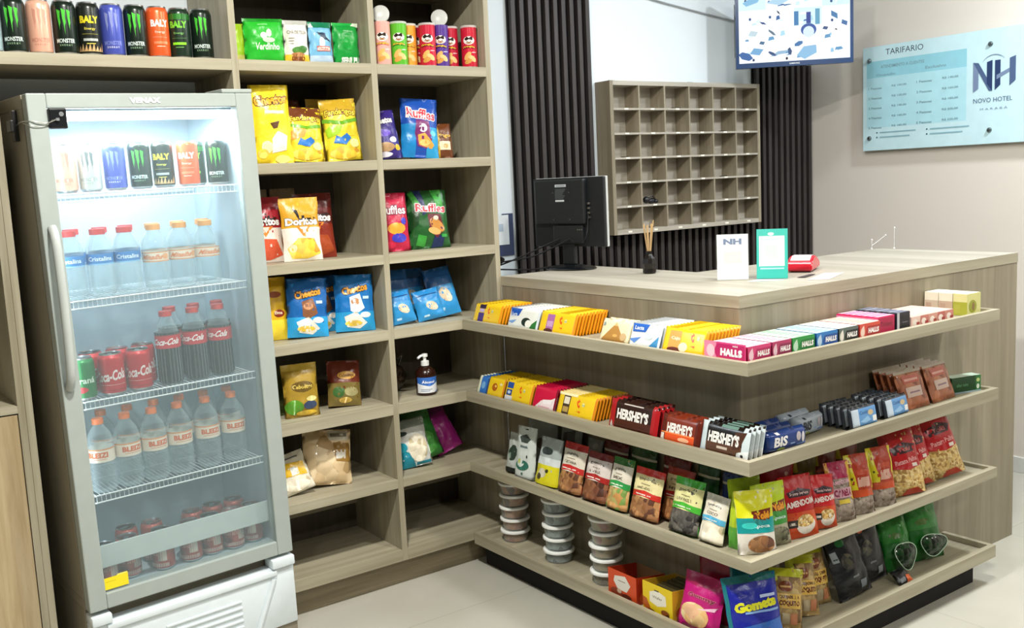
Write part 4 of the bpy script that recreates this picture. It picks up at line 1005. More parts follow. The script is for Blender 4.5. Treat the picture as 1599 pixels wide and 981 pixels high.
protoB = bottle('water_bottle', 'water bottle with orange cap and cream label', .036, .186, '#e8a05a', L_ORA, (.080, .108), .020, .016)
protoC = bottle('cola_bottle', 'cola bottle', .036, .212, '#d03c38', L_COKE, (.106, .145), .0185, .015, liquid='#0b0505', neck=.34)
protoD = bottle('water_bottle', 'orange-capped bottle', .0365, .208, '#e8793a', L_ORB, (.088, .126), .0155, .016)
used = set()
def place(pr, x, y, z, label, group, yaw=-36):
    yaw += 14
    if pr.name not in used:
        used.add(pr.name); o = pr; o['label'] = label
        if group: o['group'] = group
    else: o = dup(pr, label, group)
    fput(o, x, y, z + .0006, yaw)
for i, x in enumerate((.092, .170, .243)):
    place(protoA, x, .12, LV[1], ['red-capped water bottle nearest the fridge handle, second shelf', 'red-capped water bottle in the middle of three, second fridge shelf', 'red-capped water bottle next to the orange-capped ones, second fridge shelf'][i], None, -36 + i * 6)
    place(protoA, x + .035, .215, LV[1], 'red-capped water bottle in the back row of the second fridge shelf', 'red-capped bottles in the back row')
for i, x in enumerate((.325, .402, .479)):
    place(protoB, x, .12 if i != 3 else .1, LV[1], ['left one of the orange-capped water bottles on the second fridge shelf', 'middle one of the orange-capped water bottles on the second fridge shelf', 'rightmost orange-capped water bottle on the second fridge shelf'][i], None, -50 + 14 * i)
    place(protoB, x + .03, .215, LV[1], 'orange-capped water bottle in the back row of the second fridge shelf', 'orange-capped bottles in the back row')
for i, x in enumerate((.332, .412, .490)):
    place(protoC, x, .115, LV[2], ['left front cola bottle on the third fridge shelf', 'middle front cola bottle on the third fridge shelf', 'right front cola bottle on the third fridge shelf'][i], None, -44 - 10 * i)
    place(protoC, .375 + .074 * i, .20, LV[2], 'cola bottle in the back row of the third fridge shelf', 'cola bottles in the back row')
def cola(label, base='#c4161f', txt='#f6ecec', word='Coca-Cola', name='soft_drink_can'):
    return can(name, label, .0345, .118, base, [('text', word, .5, .5, .34, .86, txt, {'shear': .2, 'off': .03, 'rot': 6}), ('rect', .1, .2, .9, .215, '#e9b8b8'), ('rect', .0, .02, 1, .05, '#9a0f18')], None)
ck = cola('left front red cola can on the third fridge shelf'); fput(ck, .162, .105, LV[2] + .0006, -26)
for x, y, lb, g in ((.238, .105, 'right front red cola can beside the cola bottles, third fridge shelf', None), (.130, .180, 'red cola can behind, left, third fridge shelf', None), (.205, .180, 'red cola can behind, middle, third fridge shelf', None), (.278, .180, 'red cola can behind, beside the bottles, third fridge shelf', None)):
    fput(dup(ck, lb, g), x, y, LV[2] + .0006, -24)
gc = can('soft_drink_can', 'green soft drink can at the left edge of the third fridge shelf', .0345, .118, '#1c7a3c', [('text', 'Guaraná', .5, .5, .2, .8, '#dff0e0'), ('ell', .5, .2, .2, .1, '#c8303a')], None)
fput(gc, .082, .105, LV[2] + .0006, -30)
xs = (.106, .181, .256, .333, .418, .500); ys = (.100, .105, .10, .105, .105, .105)
for i, x in enumerate(xs):
    place(protoD, x, ys[i], LV[3], ['leftmost front orange-capped bottle on the fourth fridge shelf', 'second front orange-capped bottle from the left, fourth fridge shelf', 'third front orange-capped bottle from the left, fourth fridge shelf', 'third front orange-capped bottle from the right, fourth fridge shelf', 'second front orange-capped bottle from the right, fourth fridge shelf', 'rightmost front orange-capped bottle on the fourth fridge shelf'][i], None, -46 + (i * 37) % 40)
for i, x in enumerate((.145, .220, .298, .376, .452, .527)):
    place(protoD, x, .20, LV[3], 'orange-capped bottle in the back row of the fourth fridge shelf', 'orange-capped bottles in the back row', -20 - i * 20)
gg = can('soft_drink_can', 'red can at the left end of the lowest fridge bay', .0325, .120, '#b04a40', [('rect', .0, .0, 1, .12, '#d8b8b0'), ('rect', .70, .2, .95, .8, '#cfc4ba'), ('text', 'Guaraná', .45, .5, .25, .6, '#d8a098'), ('ell', .4, .2, .14, .1, '#7a2a24')], None)
fz = .2925
spots = [(.082, .10), (.152, .115), (.246, .10), (.330, .10), (.397, .105), (.464, .10), (.531, .11), (.25, .19), (.375, .19), (.445, .20), (.515, .20), (.178, .20)]
names = ['second can from the left in the lowest fridge bay', 'third red can in the lowest fridge bay, with another right behind', 'front red can in the middle of the lowest fridge bay', 'front red can right of the middle in the lowest fridge bay', 'front red can second from the right in the lowest fridge bay', 'front red can at the right end of the lowest fridge bay']
fput(gg, *spots[0], fz, -30)
for i, (x, y) in enumerate(spots[1:]):
    fput(dup(gg, names[i] if i < 6 else 'red can in the back row of the lowest fridge bay', None if i < 6 else 'red cans at the back of the lowest bay'), x, y, fz, -30 - (i * 53) % 70)

# ------------------------------------------------------------------ tray 1 and 2: chocolate bars and sweets
def stack(proto, n, pitch, x, y, z, yaw, lean, label_front, label_rest, group, jit=.0003, seed=1, dz=0.0):
    """rows of identical packs, one behind the other"""
    rr = random.Random(seed)
    dx, dy = math.sin(math.radians(yaw)) * -1, math.cos(math.radians(yaw))
    for i in range(n):
        o = proto if i == 0 else dup(proto, label_rest, group)
        if i == 0: tag(o, label_front, 'packet')
        o['category'] = 'packet'
        j = rr.uniform(-jit, jit) if i else 0
        put(o, x + dx * pitch * i + dy * 0 + (j * dy), y + dy * pitch * i - dx * j, z + dz * i, yaw + (rr.uniform(-.5, .5) if i else 0), lean + rr.uniform(-.3, .3) * (i > 0))
        if i == 0:
            bpy.context.view_layer.update(); LOW = min((o.matrix_world @ Vector(v.co)).z for v in o.data.vertices)
        o.matrix_world = Matrix.Translation((0, 0, z + .001 - LOW)) @ o.matrix_world
def bird(cx, cy, s=1.0, c='#e8541c'): return [('ell', cx, cy, .030 * s, .13 * s, c, {'rot': 10}), ('poly', [(cx - .012 * s, cy + .2 * s), (cx + .03 * s, cy + .12 * s), (cx, cy + .05 * s)], c), ('ell', cx + .012 * s, cy + .02 * s, .016 * s, .06 * s, '#f6c21e', {'n': 10}), ('poly', [(cx - .03 * s, cy - .3), (cx + .07 * s, cy - .27), (cx + .06 * s, cy - .36), (cx + .02, cy - .31)], '#e8641c'), ('rect', cx + .10, cy - .06, cx + .16, cy + .1, '#e9e08a'), ('rect', cx + .10, cy - .02, cx + .16, cy + .02, '#8fb0a0')]
def choc(w, h, base, art, t=.0135, side='#e58a22'):
    return bag_mesh('chocolate_bar', w, h, t, base, art, style='bar', pinch=0, kind='gloss', nu=24, nv=10, cr=1, back=side, eps=.0003, seed=w * 40)
XF = XT + .018 + .010
z1 = FL[0]
YL = '#f3ca22'
g = 'chocolate bars on the top tray'
def row_bars(z, specs):
    for (ya, yb, h, n, base, side, art, lf, lr, grp, pit) in specs:
        w = ya - yb
        p = choc(w, h, base, art + [('rect', .958, 0, 1, 1, side)], t=.0098, side=side); n = 10; pit = .0133
        stack(p, n, pit, XF, (ya + yb) / 2, z, -90, 20, lf, lr, grp, seed=int(-ya * 100) + 3)
purp = [('rect', .04, .05, .12, .2, '#f7e27a'), ('rect', .20, .06, .40, .52, '#4a2c7a'), ('rect', .22, .56, .38, .72, '#c9b2da'), ('rect', .20, .74, .42, .95, '#3a2a3c')]
row_bars(z1, [
    (-.022, -.190, .070, 8, YL, '#e2901e', purp + bird(.55, .62), 'yellow chocolate bar with a purple panel, front of the first row on the top tray', 'yellow chocolate bar behind the first one of the first row, top tray', 'yellow bars in the first row of the top tray', .0165),
    (-.232, -.398, .072, 7, '#e9ece6', '#c9d2d8', [('poly', [(.04, .95), (.42, .95), (.34, .60), (.1, .55)], '#2458b4'), ('text', 'Lacta', .2, .66, .2, .18, '#dfe9f6'), ('poly', [(.0, .3), (.3, .42), (.18, .22)], '#7aa4dc'), ('ell', .62, .35, .15, .2, '#26332c'), ('ell', .70, .28, .1, .18, '#f0f2ea'), ('poly', [(.74, .0), (.98, .06), (.95, .5), (.82, .3)], '#2f7a36')], 'white and blue chocolate bar with dark cookies, front of its row on the top tray', 'white chocolate bar behind the front one with dark cookies, top tray', 'white bars in the second row of the top tray', .0175),
    (-.402, -.585, .073, 8, YL, '#e08a1c', [('rect', .22, .05, .42, .85, '#a86aa8'), ('rect', .24, .3, .40, .55, '#c9a0c8'), ('ell', .3, .12, .12, .1, '#5a2c1c')] + bird(.60, .60, 1.1), 'yellow chocolate bar with a mauve panel, front of the third row on the top tray', 'yellow chocolate bar with an orange edge behind the mauve-panelled one, top tray', 'yellow bars in the third row of the top tray', .0165),
    (-.832, -.955, .072, 7, '#e8ecea', '#cfd8dc', [('poly', [(.04, .95), (.6, .95), (.5, .62), (.08, .60)], '#2862bc'), ('text', 'Lacta', .28, .78, .16, .3, '#e9f0f8'), ('poly', [(.0, .3), (.4, .42), (.2, .15)], '#5a8ad0'), ('poly', [(.7, .1), (1, .0), (1, .6), (.88, .4)], '#3a8ac0'), ('ell', .62, .5, .16, .16, '#cfe0e0')], 'white and blue chocolate bar right of the pyramid picture pack, front of its row', 'white and blue bar behind the front one, right of the pyramid pack, top tray', 'white and blue bars right of the pyramid pack', .0175),
    (-.965, -1.128, .072, 8, YL, '#e09a22', [('rect', .15, .1, .42, .85, '#e8a04a'), ('text', 'Caju', .3, .55, .16, .2, '#f8ecd0'), ('ell', .3, .12, .16, .1, '#6a2c1c'), ('ell', .5, .25, .1, .18, '#f6e6b8')] + bird(.68, .62, 1.1), 'yellow chocolate bar beside the pink lozenges, front of its row on the top tray', 'yellow chocolate bar behind the one beside the pink lozenges, top tray', 'yellow bars beside the pink lozenges', .0165),
])
o = bag_mesh('picture_packet', .130, .072, .016, '#ecdfb6', [('poly', [(.1, .08), (.9, .06), (.52, .84)], '#b5833c'), ('poly', [(.45, .70), (.60, .70), (.52, .86)], '#e0b878'), ('ell', .55, .3, .08, .06, '#d9a85a'), ('ell', .82, .28, .1, .16, '#c9a878'), ('rect', .1, .68, .16, .82, '#8aa0a0')], style='bar', pinch=0, kind='satin', nu=18, nv=8)
tag(o, 'cream pack with a brown pyramid picture, standing alone between bars on the top tray', 'packet'); put(o, XF + .002, -.765, z1 + .0015, -90, 22)
o = dup(o, 'cream pack standing right behind the pyramid picture pack, top tray'); put(o, XF + .024, -.766, z1 + .0015, -90, 22)
z2 = FL[1]
row_bars(z2, [
    (.0 - .03, -.085, .066, 6, '#3b77c8', '#2a4a7a', [('rect', 0, 0, .3, 1, '#e4ead0'), ('ell', .6, .5, .2, .2, '#7ab0e0')], 'blue-white chocolate bar at the left end of the second tray', 'blue chocolate bar behind the one at the left end of the second tray', 'blue bars at the end of the second tray', .017),
    (-.088, -.184, .070, 8, '#efca24', '#c97c1e', [('ell', .45, .5, .16, .2, '#b5641c'), ('ell', .8, .68, .08, .06, '#f2e6b0'), ('ell', .5, .55, .06, .06, '#f0c86a')], 'yellow chocolate bar with a brown caramel picture on the second tray', 'yellow bar behind the caramel picture one on the second tray', 'yellow caramel bars on the second tray', .0165),
    (-.190, -.345, .072, 8, '#efca24', '#d9861e', [('rect', .05, .02, .32, .25, '#d9dde4'), ('rect', .08, .28, .28, .55, '#22468c'), ('rect', .08, .62, .30, .9, '#2a55a4'), ('ell', .18, .42, .06, .08, '#c0d0e8')] + bird(.58, .60, 1.1), 'yellow chocolate bar with a navy panel on the second tray', 'yellow bar behind the navy-panelled one on the second tray', 'yellow navy-panelled bars on the second tray', .0165),
    (-.352, -.470, .076, 8, '#cc1440', '#7a1024', [('poly', [(.1, .0), (1, .0), (1, .62), (.7, .42), (.4, .38)], '#f0dfe0'), ('poly', [(.45, .42), (.9, .50), (.85, .30), (.5, .24)], '#f6eef0'), ('rect', .3, .1, .8, .13, '#d89098')], 'crimson and white chocolate bar between yellow ones on the second tray', 'crimson bar behind the crimson and white one on the second tray', 'crimson bars on the second tray', .0165),
    (-.478, -.665, .074, 8, '#efca24', '#d9861e', [('rect', .16, .06, .34, .90, '#4a3a2c'), ('rect', .18, .5, .32, .8, '#e8e0c8'), ('rect', .18, .15, .32, .38, '#b89a5a'), ('rect', .0, .86, .5, .98, '#f4e8b8')] + bird(.56, .58, 1.15), 'yellow chocolate bar with a brown lettered panel, rightmost yellow one of the second tray', 'yellow bar with orange edge left of the dark wrapper bars, second tray', 'yellow bars beside the dark wrapper bars', .0165),
])
def hersh(w, h, base, low, tip, extra, lab, y, n=4, z=z2):
    p = bag_mesh('chocolate_bar', w, h, .0155, base, [('rect', 0, 0, .14, 1, tip), ('rect', .88, 0, 1, 1, tip), ('rect', .14, 0, .88, .38, low)] + extra + [('text', "HERSHEY'S", .50, .54, .36, .64, '#f1ece6', {'off': .05})], style='bar', pinch=0, kind='gloss', nu=20, nv=8, back='#2a1712', cr=1, eps=.0003)
    stack(p, n, .0185, XF, y, z, -90, 14, lab, "wrapped bar standing in the row behind the " + lab.split("HERSHEY'S")[0] + "HERSHEY'S bar", 'bars behind the ' + lab.split("HERSHEY'S")[0] + 'one', seed=n)
hersh(.205, .088, '#2c1512', '#4a2014', '#a81a20', [('rect', .3, .86, .7, .90, '#c8bfb8'), ('poly', [(.04, .04), (.08, .28), (.12, .04)], '#d8d0c8')], "dark HERSHEY'S bar with red ends, leftmost of the three on the second tray", -.835)
hersh(.149, .078, '#7c2c18', '#e2521c', '#5c1f14', [('rect', .0, .32, .86, .36, '#f08a4a'), ('ell', .62, .18, .14, .08, '#f2b48a'), ('rect', .0, .05, .12, .3, '#f0e4d8')], "brown and orange HERSHEY'S bar in the middle of the three on the second tray", -1.026, 3)
hersh(.165, .084, '#18100e', '#5a3a28', '#c9d6da', [('poly', [(.72, .8), (.95, .86), (.84, .3), (.7, .26)], '#4a2a1c'), ('rect', .42, .88, .76, .98, '#6a8a80'), ('poly', [(.8, .2), (1, .3), (1, .0), (.78, .02)], '#e4eaea'), ('ell', .9, .12, .03, .05, '#20201e', {'n': 8}), ('rect', .38, .2, .6, .28, '#c8b8a8')], "black and white HERSHEY'S bar at the counter corner of the second tray", -1.185, 4)

# --- lozenge sticks on tray 1, long side -------------------------------------
YF = YC + .018 + .006
def halls(c, dk, pale, word='HALLS'):
    return {'front': [('rect', 0, 0, 1, 1, c), ('poly', [(.38, .04), (1, .04), (1, .80), (.38, .80), (.26, .42)], dk), ('ell', .14, .45, .1, .3, pale), ('poly', [(.1, .75), (.2, .9), (.24, .5), (.16, .3)], pale), ('text', word, .68, .50, .34, .52, '#f8f4f4', {'off': .06, 'shear': .08}), ('rect', .45, .14, .9, .18, pale)],
            'top': [('rect', 0, .0, 1, 1, pale), ('rect', .0, .0, 1, .07, c), ('rect', .3, .4, .7, .6, c)], 'left': [('rect', 0, 0, 1, 1, dk)]}
LZ = [(-.1045, .091, '#d8417a', '#b01c5c', '#f0cbd8', 'pink', 7), (-.016, .078, '#b83a68', '#8c2450', '#e6c6d2', 'dusky pink', 7), (.0725, .095, '#2f9a48', '#167a34', '#bfe0c8', 'green', 7),
      (.1725, .094, '#2f7cc4', '#164f9c', '#b8d2ea', 'blue', 7), (.2675, .089, '#5d6a66', '#16201e', '#e8e4da', 'black', 7), (.3655, .098, '#d8503c', '#b0302a', '#f0d4c4', 'red', 7)]
for x, w, c, dk, pale, nm, n in LZ:
    p = art_box('lozenge_stick', w - .003, .0185, .043, c, halls(c, dk, pale), bevel=.002)
    for i in range(n):
        o = p if i == 0 else dup(p)
        put(o, x, YF + i * .0195, z1 + .0008, 0)
        tag(o, '%s HALLS lozenge stick at the front of its row on the top tray' % nm if i == 0 else '%s lozenge stick in the row behind the front one, top tray' % nm, 'packet', None if i == 0 else '%s lozenge sticks' % nm)
    if False:
        for k in range(2):
            o = dup(p); put(o, x + .004, YF + .078 + k * .0195, z1 + .0455, 0)
            tag(o, '%s lozenge stick in the upper layer of its row, top tray' % nm, 'packet', 'upper %s lozenge sticks' % nm)
# the big display box whose end faces the short side
ab = art_box('lozenge_carton', .140, .0012, .050, '#d6306c', {'front': [('rect', 0, 0, 1, 1, '#dc4a84'), ('rect', 0, 0, .3, 1, '#e88aa8'), ('poly', [(.32, .1), (.98, .1), (.98, .92), (.32, .92), (.24, .5)], '#c01c64'), ('ell', .16, .5, .1, .34, '#f4c6d2'), ('ell', .40, .12, .14, .08, '#e8443c'), ('text', 'HALLS', .66, .50, .40, .52, '#faf4f6', {'off': .07, 'shear': .06}), ('text', 'mini', .76, .86, .1, .12, '#faf0f4'), ('rect', .4, .14, .9, .18, '#f0b8cc')]}, bevel=.0003)
tag(ab, 'pink HALLS display card covering the end of the lozenge row at the counter corner', 'display card'); put(ab, XT + .0195, -1.205, z1 + .0008, -90)
# gum cartons
def carton(name, x, y, w, d, h, base, arts, lb, yaw=0, z=z1, cat='carton', group=None):
    o = art_box(name, w, d, h, base, arts, bevel=.0012); tag(o, lb, cat, group); put(o, x, y, z + .0008, yaw); return o
def gumtop(a, b): return [('rect', .03, .02 + k * .14, .97, .12 + k * .14, a if k % 2 else b) for k in range(7)]
carton('gum_carton', .462, YF + .012, .082, .140, .050, '#cc1458', {'front': [('rect', .06, .1, .94, .9, '#b01048'), ('text', 'Trident', .5, .55, .3, .7, '#7a1030')], 'left': [('rect', 0, .82, 1, .92, '#f090b8'), ('rect', 0, 0, 1, .14, '#b81450')], 'top': gumtop('#c9a8d8', '#e0b8d0')}, 'magenta carton of gum with lilac strips on top, on the top tray')
carton('gum_carton', .545, YF + .010, .066, .140, .052, '#23262e', {'front': [('rect', 0, 0, .18, 1, '#c4c6cc'), ('rect', .3, .2, .9, .8, '#14161c'), ('rect', .4, .4, .8, .46, '#5a5e6a')], 'top': gumtop('#9aa0b4', '#7a7f96')}, 'black carton of gum beside the magenta one')
pb = None
for i, x in enumerate((.605, .650, .695, .740, .785)):
    o = art_box('gum_packet', .042, .145, .032, '#e6c3b6', {'front': [('rect', .0, .0, 1, 1, ['#e9cabc', '#c87a70', '#d89a8a', '#c06a60', '#cf8478'][i]), ('ell', .4, .45, .3, .3, '#f4e6dc'), ('rect', .55, .2, .95, .45, '#a8403c')], 'top': [('rect', .04, .03, .96, .97, '#eec9ba'), ('rect', .2, .1, .8, .14, '#d9a090')]}, bevel=.0012)
    tag(o, ['pale front', 'brick red', 'salmon', 'dark rose', 'rightmost rose'][i] + ' gum packet in the flat row near the end of the top tray', 'packet', None); put(o, x, YF + .008, z1 + .0008)
for i, (c, e) in enumerate((('#eae2cf', '#c9b7a2'), ('#e9e2ce', '#c2a894'), ('#dcd79a', '#a8aa3a'))):
    o = art_box('tea_carton', .078, .047, .068, c, {'front': [('rect', 0, 0, 1, 1, ['#e6dccb', '#ddd0bc', '#d9d68c'][i]), ('ell', .4, .4, .3, .3, ['#c9a89a', '#b59a8a', '#9aa02c'][i]), ('ell', .45, .4, .1, .2, '#8a6a3a')], 'left': [('rect', 0, 0, 1, .62, e), ('rect', .1, .1, .5, .5, '#b89a88' if i < 2 else '#b0b048')], 'top': [('rect', .03, .03, .97, .97, '#f1ecd8')]}, bevel=.001)
    tag(o, ['cream tea carton farthest back at the end of the top tray', 'cream tea carton in the middle of the three at the end of the top tray', 'yellow-green tea carton at the front of the three at the end of the top tray'][i], 'carton'); put(o, .925, -1.153 - i * .049 - .014, z1 + .0008)

# --- tray 2, long side --------------------------------------------------------
def bis(base, dk, tx, w=.150):
    p = bag_mesh('wafer_packet', w, .056, .044, base, [('rect', 0, .0, 1, .1, dk), ('text', 'BIS', .32, .52, .48, .32, tx, {'off': .04, 'shear': .15}), ('rect', .22, .86, .3, .94, tx), ('ell', .32, .14, .1, .1, '#8a9a4a'), ('rect', .55, .30, .66, .36, '#8aa8d8'), ('ell', .76, .60, .06, .22, '#c0b8c0'), ('ell', .88, .52, .04, .26, '#d8d4d8'), ('rect', .70, .2, .95, .26, '#5a7ac0')], style='bar', pinch=0, kind='gloss', nu=20, nv=8, back=base, eps=.0003)
    return p
b = bis('#1c3a7c', '#122858', '#f4f4f6'); tag(b, 'navy BIS wafer pack at the front corner of the second tray', 'packet'); put(b, .008, YF + .022, z2 + .001, -4)
o = dup(b, 'navy BIS wafer pack behind the front one'); put(o, .012, YF + .069, z2 + .001, -2)
o = dup(b, 'navy BIS wafer pack set back with its S showing past the front one'); put(o, .024, YF + .116, z2 + .001, -2)
b = bis('#a9b6c4', '#7a8aa0', '#26303f', .125); tag(b, 'silver-white BIS wafer pack behind the navy ones', 'packet'); put(b, .178, YF + .078, z2 + .001, 4)
o = dup(b, 'silver-white BIS wafer pack at the back against the counter'); put(o, .180, YF + .127, z2 + .001, 2)
def tray_pack(base, a, w, h, t):
    root = bag_mesh('biscuit_pack', w, h, t, M(base, 'gloss'), a, style='bar', pinch=0, kind='gloss', nu=16, nv=8, back=M(base, 'gloss'), eps=.0003); return root
p = tray_pack('#333a44', [('rect', .05, .12, .95, .88, '#5b94cc'), ('rect', .05, .12, .28, .88, '#c3d2e2'), ('rect', .78, .2, .93, .45, '#e6e8e6'), ('text', 'Cookies', .52, .68, .16, .4, '#2a5a98'), ('poly', [(.3, .3), (.6, .5), (.7, .3), (.5, .2)], '#8ab8e0'), ('ell', .72, .62, .1, .12, '#c9b48a')], .125, .064, .019)
stack(p, 5, .0235, .342, YF + .004, z2, 0, 10, 'dark biscuit pack with a light blue label, front of the left row'.replace('a light', 'light') + '', 'dark biscuit pack in the row behind the left blue label, second tray', 'dark biscuit packs, left row', seed=5)
p2 = dup(p); stack(p2, 5, .0245, .508, YF + .007, z2, 3, 12, 'dark biscuit pack with a light blue label, front of the right row', 'dark biscuit pack in the row behind the right blue label, second tray', 'dark biscuit packs, right row', seed=6)
CF = food('spiced_biscuit', '#9c5634', '#b87048', '#7a3c22', 40)
for k, (x, n, lb) in enumerate(((.643, 4, 'left'), (.792, 4, 'right'))):
    p = bag_mesh('biscuit_bag', .135, .118, .0175, CF, [('rect', .2, .66, .8, .88, '#b5523c'), ('rect', .25, .72, .75, .78, '#d8a090'), ('rect', .22, .30, .78, .56, '#d2b8ac'), ('rect', .3, .40, .7, .44, '#8a6a80'), ('rect', 0, .93, 1, 1, '#a89a88')], kind='foil', style='pillow', pinch=.02, nu=8, nv=8)
    stack(p, n, .0240, x, YF + .026, z2, -2 + 4 * k, 20, 'clear bag of brown spiced biscuits, front of the %s stack on the second tray' % lb, 'clear bag of brown biscuits behind the front of the %s stack' % lb, 'biscuit bags of the %s stack' % lb, seed=8 + k)
carton('mint_box', .932, YF + .034, .122, .038, .052, '#1f5a2c', {'front': [('rect', 0, 0, .82, 1, '#174a22'), ('rect', .82, 0, 1, 1, '#2f7a3a'), ('text', 'after mint', .36, .5, .2, .4, '#5a9a6a'), ('ell', .90, .3, .05, .16, '#e6efe2'), ('ell', .90, .7, .06, .12, '#c8d888'), ('rect', 0, 0, 1, .08, '#9ab8c8')], 'top': [('rect', 0, 0, 1, 1, '#cfe6d0')]}, 'long dark green box at the right end of the second tray', yaw=-14, z=z2)

# ------------------------------------------------------------------ tray 3: nuts and mixes
z3 = FL[2]
XA3 = XF + .018
LBL = '#e6dfcf'
def nutbag(lb, y, w, h, topc, food_, ribbon, x=XA3, yaw=-90, lean=16, t=.042, seed=0, words='amêndoas', lc=LBL, roll=0, X=None, Y=None, title='Empório', tcol='#2c2a24', lblo=.42, style='pouch', grp=None):
    art = [('rect', 0, .86, 1, 1, topc), ('rect', .0, lblo, 1, .86, lc), ('text', title, .5, .755, .07, .56, tcol, {'arc': .03, 'off': .03}), ('rect', .34, .68, .68, .695, '#8a7a60'),
           ('text', words, .5, .61, .06, .5, '#6a5c48'), ('poly', [(-.0, lblo - .02), (.5, lblo + .03), (1, lblo - .02), (1, lblo + .10), (.5, lblo + .14), (0, lblo + .1)], ribbon), ('rect', .22, lblo + .045, .78, lblo + .065, '#f2ece2')]
    o = bag_mesh('nut_pouch', w, h, t, food_, art, style=style, seed=seed, kind='foil', back=topc)
    tag(o, lb, 'food pouch', grp)
    put(o, x if X is None else X, y if Y is None else Y, z3 + .002, yaw, lean, roll)
    return settle(o, z3, 'A')
def pouch(lb, x, y, w, h, base, art, yaw, lean=12, t=.04, seed=0, roll=0, name='food_pouch', style='pouch', z=z3, cat='food pouch', lift=0):
    o = bag_mesh(name, w, h, t, base, art, style=style, seed=seed, kind='foil'); tag(o, lb, cat); put(o, x, y, z + .002 + lift, yaw, lean, roll); return settle(o, z, 'A' if yaw < -60 else 'B')
pouch('tall grey pouch standing at the back left of the third tray', -.05, -.265, .135, .21, '#8c928e', [('ell', .5, .88, .12, .02, '#5a605c'), ('ell', .6, .5, .25, .1, '#5c5048')], -78, 4, seed=71)
pouch('white pouch with a black foot, leftmost on the third tray', XA3 + .012, -.185, .07, .135, '#b9bfba', [('rect', 0, 0, 1, .12, '#1a1f1c'), ('ell', .6, .5, .3, .2, '#2a3a30'), ('ell', .45, .42, .12, .08, '#8aa090')], -90, 10, seed=72)
pouch('white pouch with dark green swirl print, front left of the third tray', XA3 - .004, -.275, .098, .175, '#ccd4d0', [('ell', .5, .95, .08, .012, '#3a3f3c'), ('poly', [(.25, .80), (.5, .86), (.8, .78), (.7, .70), (.35, .70)], '#3a4440'), ('rect', .3, .60, .7, .64, '#6a7a80'), ('ell', .5, .26, .32, .1, '#2c6a5a'), ('ell', .42, .30, .16, .08, '#ccd4d0'), ('ell', .35, .33, .07, .05, '#b8c46a'), ('ell', .72, .44, .04, .03, '#2c3a34'), ('ell', .55, .1, .05, .025, '#4a6a60')], -84, 8, seed=73)
pouch('pale grey pouch at the back behind the yellow-footed one', -.045, -.40, .112, .195, '#777d7a', [('poly', [(.2, .8), (.7, .88), (.9, .6), (.3, .5)], '#2a2c2c')], -90, 8, seed=74)
pouch('pale pouch top poking out at the back of the third tray', -.03, -.503, .075, .155, '#8d9492', [('ell', .6, .85, .2, .06, '#b5bcba')], -90, 12, seed=75)
pouch('grey and white pouch with a yellow foot on the third tray', XA3 - .002, -.392, .112, .155, '#a9b3b2', [('rect', 0, 0, 1, .42, '#d8cf22'), ('rect', 0, .42, 1, .58, '#d4dcdc'), ('ell', .45, .72, .26, .08, '#2f3a38'), ('ell', .4, .24, .18, .1, '#cfc9b4'), ('ell', .3, .16, .1, .07, '#4a4020'), ('ell', .62, .30, .07, .04, '#3a3a18')], -88, 14, seed=76)
nutbag('nut pouch with red top and red ribbon, left one of a pair, third tray', -.508, .116, .158, '#a8201c', F_NUT(), '#c42c28', seed=77, words='CASTANHA')
nutbag('nut pouch with white label and cocoa-brown nuts, right one of the red-topped pair', -.629, .116, .150, '#6e1a1a', food('brown_almonds', '#6e3c24', '#9a6440', '#4a2416', 50), '#a82420', seed=78, words='AVELÃ', lc='#ddd2cc')
nutbag('nut mix pouch with dark green top and green ribbon on the third tray', -.735, .092, .155, '#2f6a2c', food('green_nut_mix', '#c08a4a', '#d9b078', '#7a9a4a', 55), '#2f9a4a', seed=79, words='MIX')
nutbag('nut pouch with bright red top and yellowish label in the middle of the third tray', -.852, .122, .145, '#c4261c', F_NUT(), '#cc3024', seed=80, words='AMÊNDOA', lc='#ece0a8')
nutbag('nut pouch standing half behind the red-topped yellowish one', -.925, .11, .150, '#b4301c', F_NUT(), '#b82c22', x=XA3 + .052, seed=81, words='MIX', lc='#e4d09a')
nutbag('pouch of dark raisins with a bright green top and ribbon', -1.012, .113, .150, '#3ea82c', F_RAI(), '#4cb63a', seed=82, words='UVA PASSA', lc='#e6e2a2')
nutbag('pouch of pale nuts with a light blue ribbon on the third tray', -1.116, .086, .128, '#cfcabb', F_WHT(), '#58b0d8', seed=83, words='COCO', roll=2)
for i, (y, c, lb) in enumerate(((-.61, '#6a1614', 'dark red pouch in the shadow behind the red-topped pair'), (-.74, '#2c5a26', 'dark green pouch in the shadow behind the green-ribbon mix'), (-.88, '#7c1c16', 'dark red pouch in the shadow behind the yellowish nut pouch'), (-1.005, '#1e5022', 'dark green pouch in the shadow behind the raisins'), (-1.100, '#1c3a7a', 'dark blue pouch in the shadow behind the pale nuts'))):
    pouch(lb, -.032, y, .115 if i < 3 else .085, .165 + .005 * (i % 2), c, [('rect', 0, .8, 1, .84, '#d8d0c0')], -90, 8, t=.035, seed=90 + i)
YB3 = YF + .020
def yoki(top, band, foodm, tx='#f6a52a'):
    return [('rect', 0, .58, 1, 1, top), ('rect', 0, .34, 1, .58, band), ('poly', [(.36, .68), (.92, .72), (.86, .54), (.42, .50)], '#7a2a14'), ('text', 'Yoki', .65, .61, .12, .42, tx, {'rot': 6, 'off': .07}), ('poly', [(.1, .5), (.5, .56), (1, .5), (1, .42), (.5, .46), (.1, .40)], band), ('text', 'Pipoca', .6, .44, .07, .5, '#d8f0ee'), ('ell', .3, .46, .2, .05, '#3acac0' if band == '#159a9c' else '#6ac05a'), ('ell', .6, .16, .36, .14, foodm)]
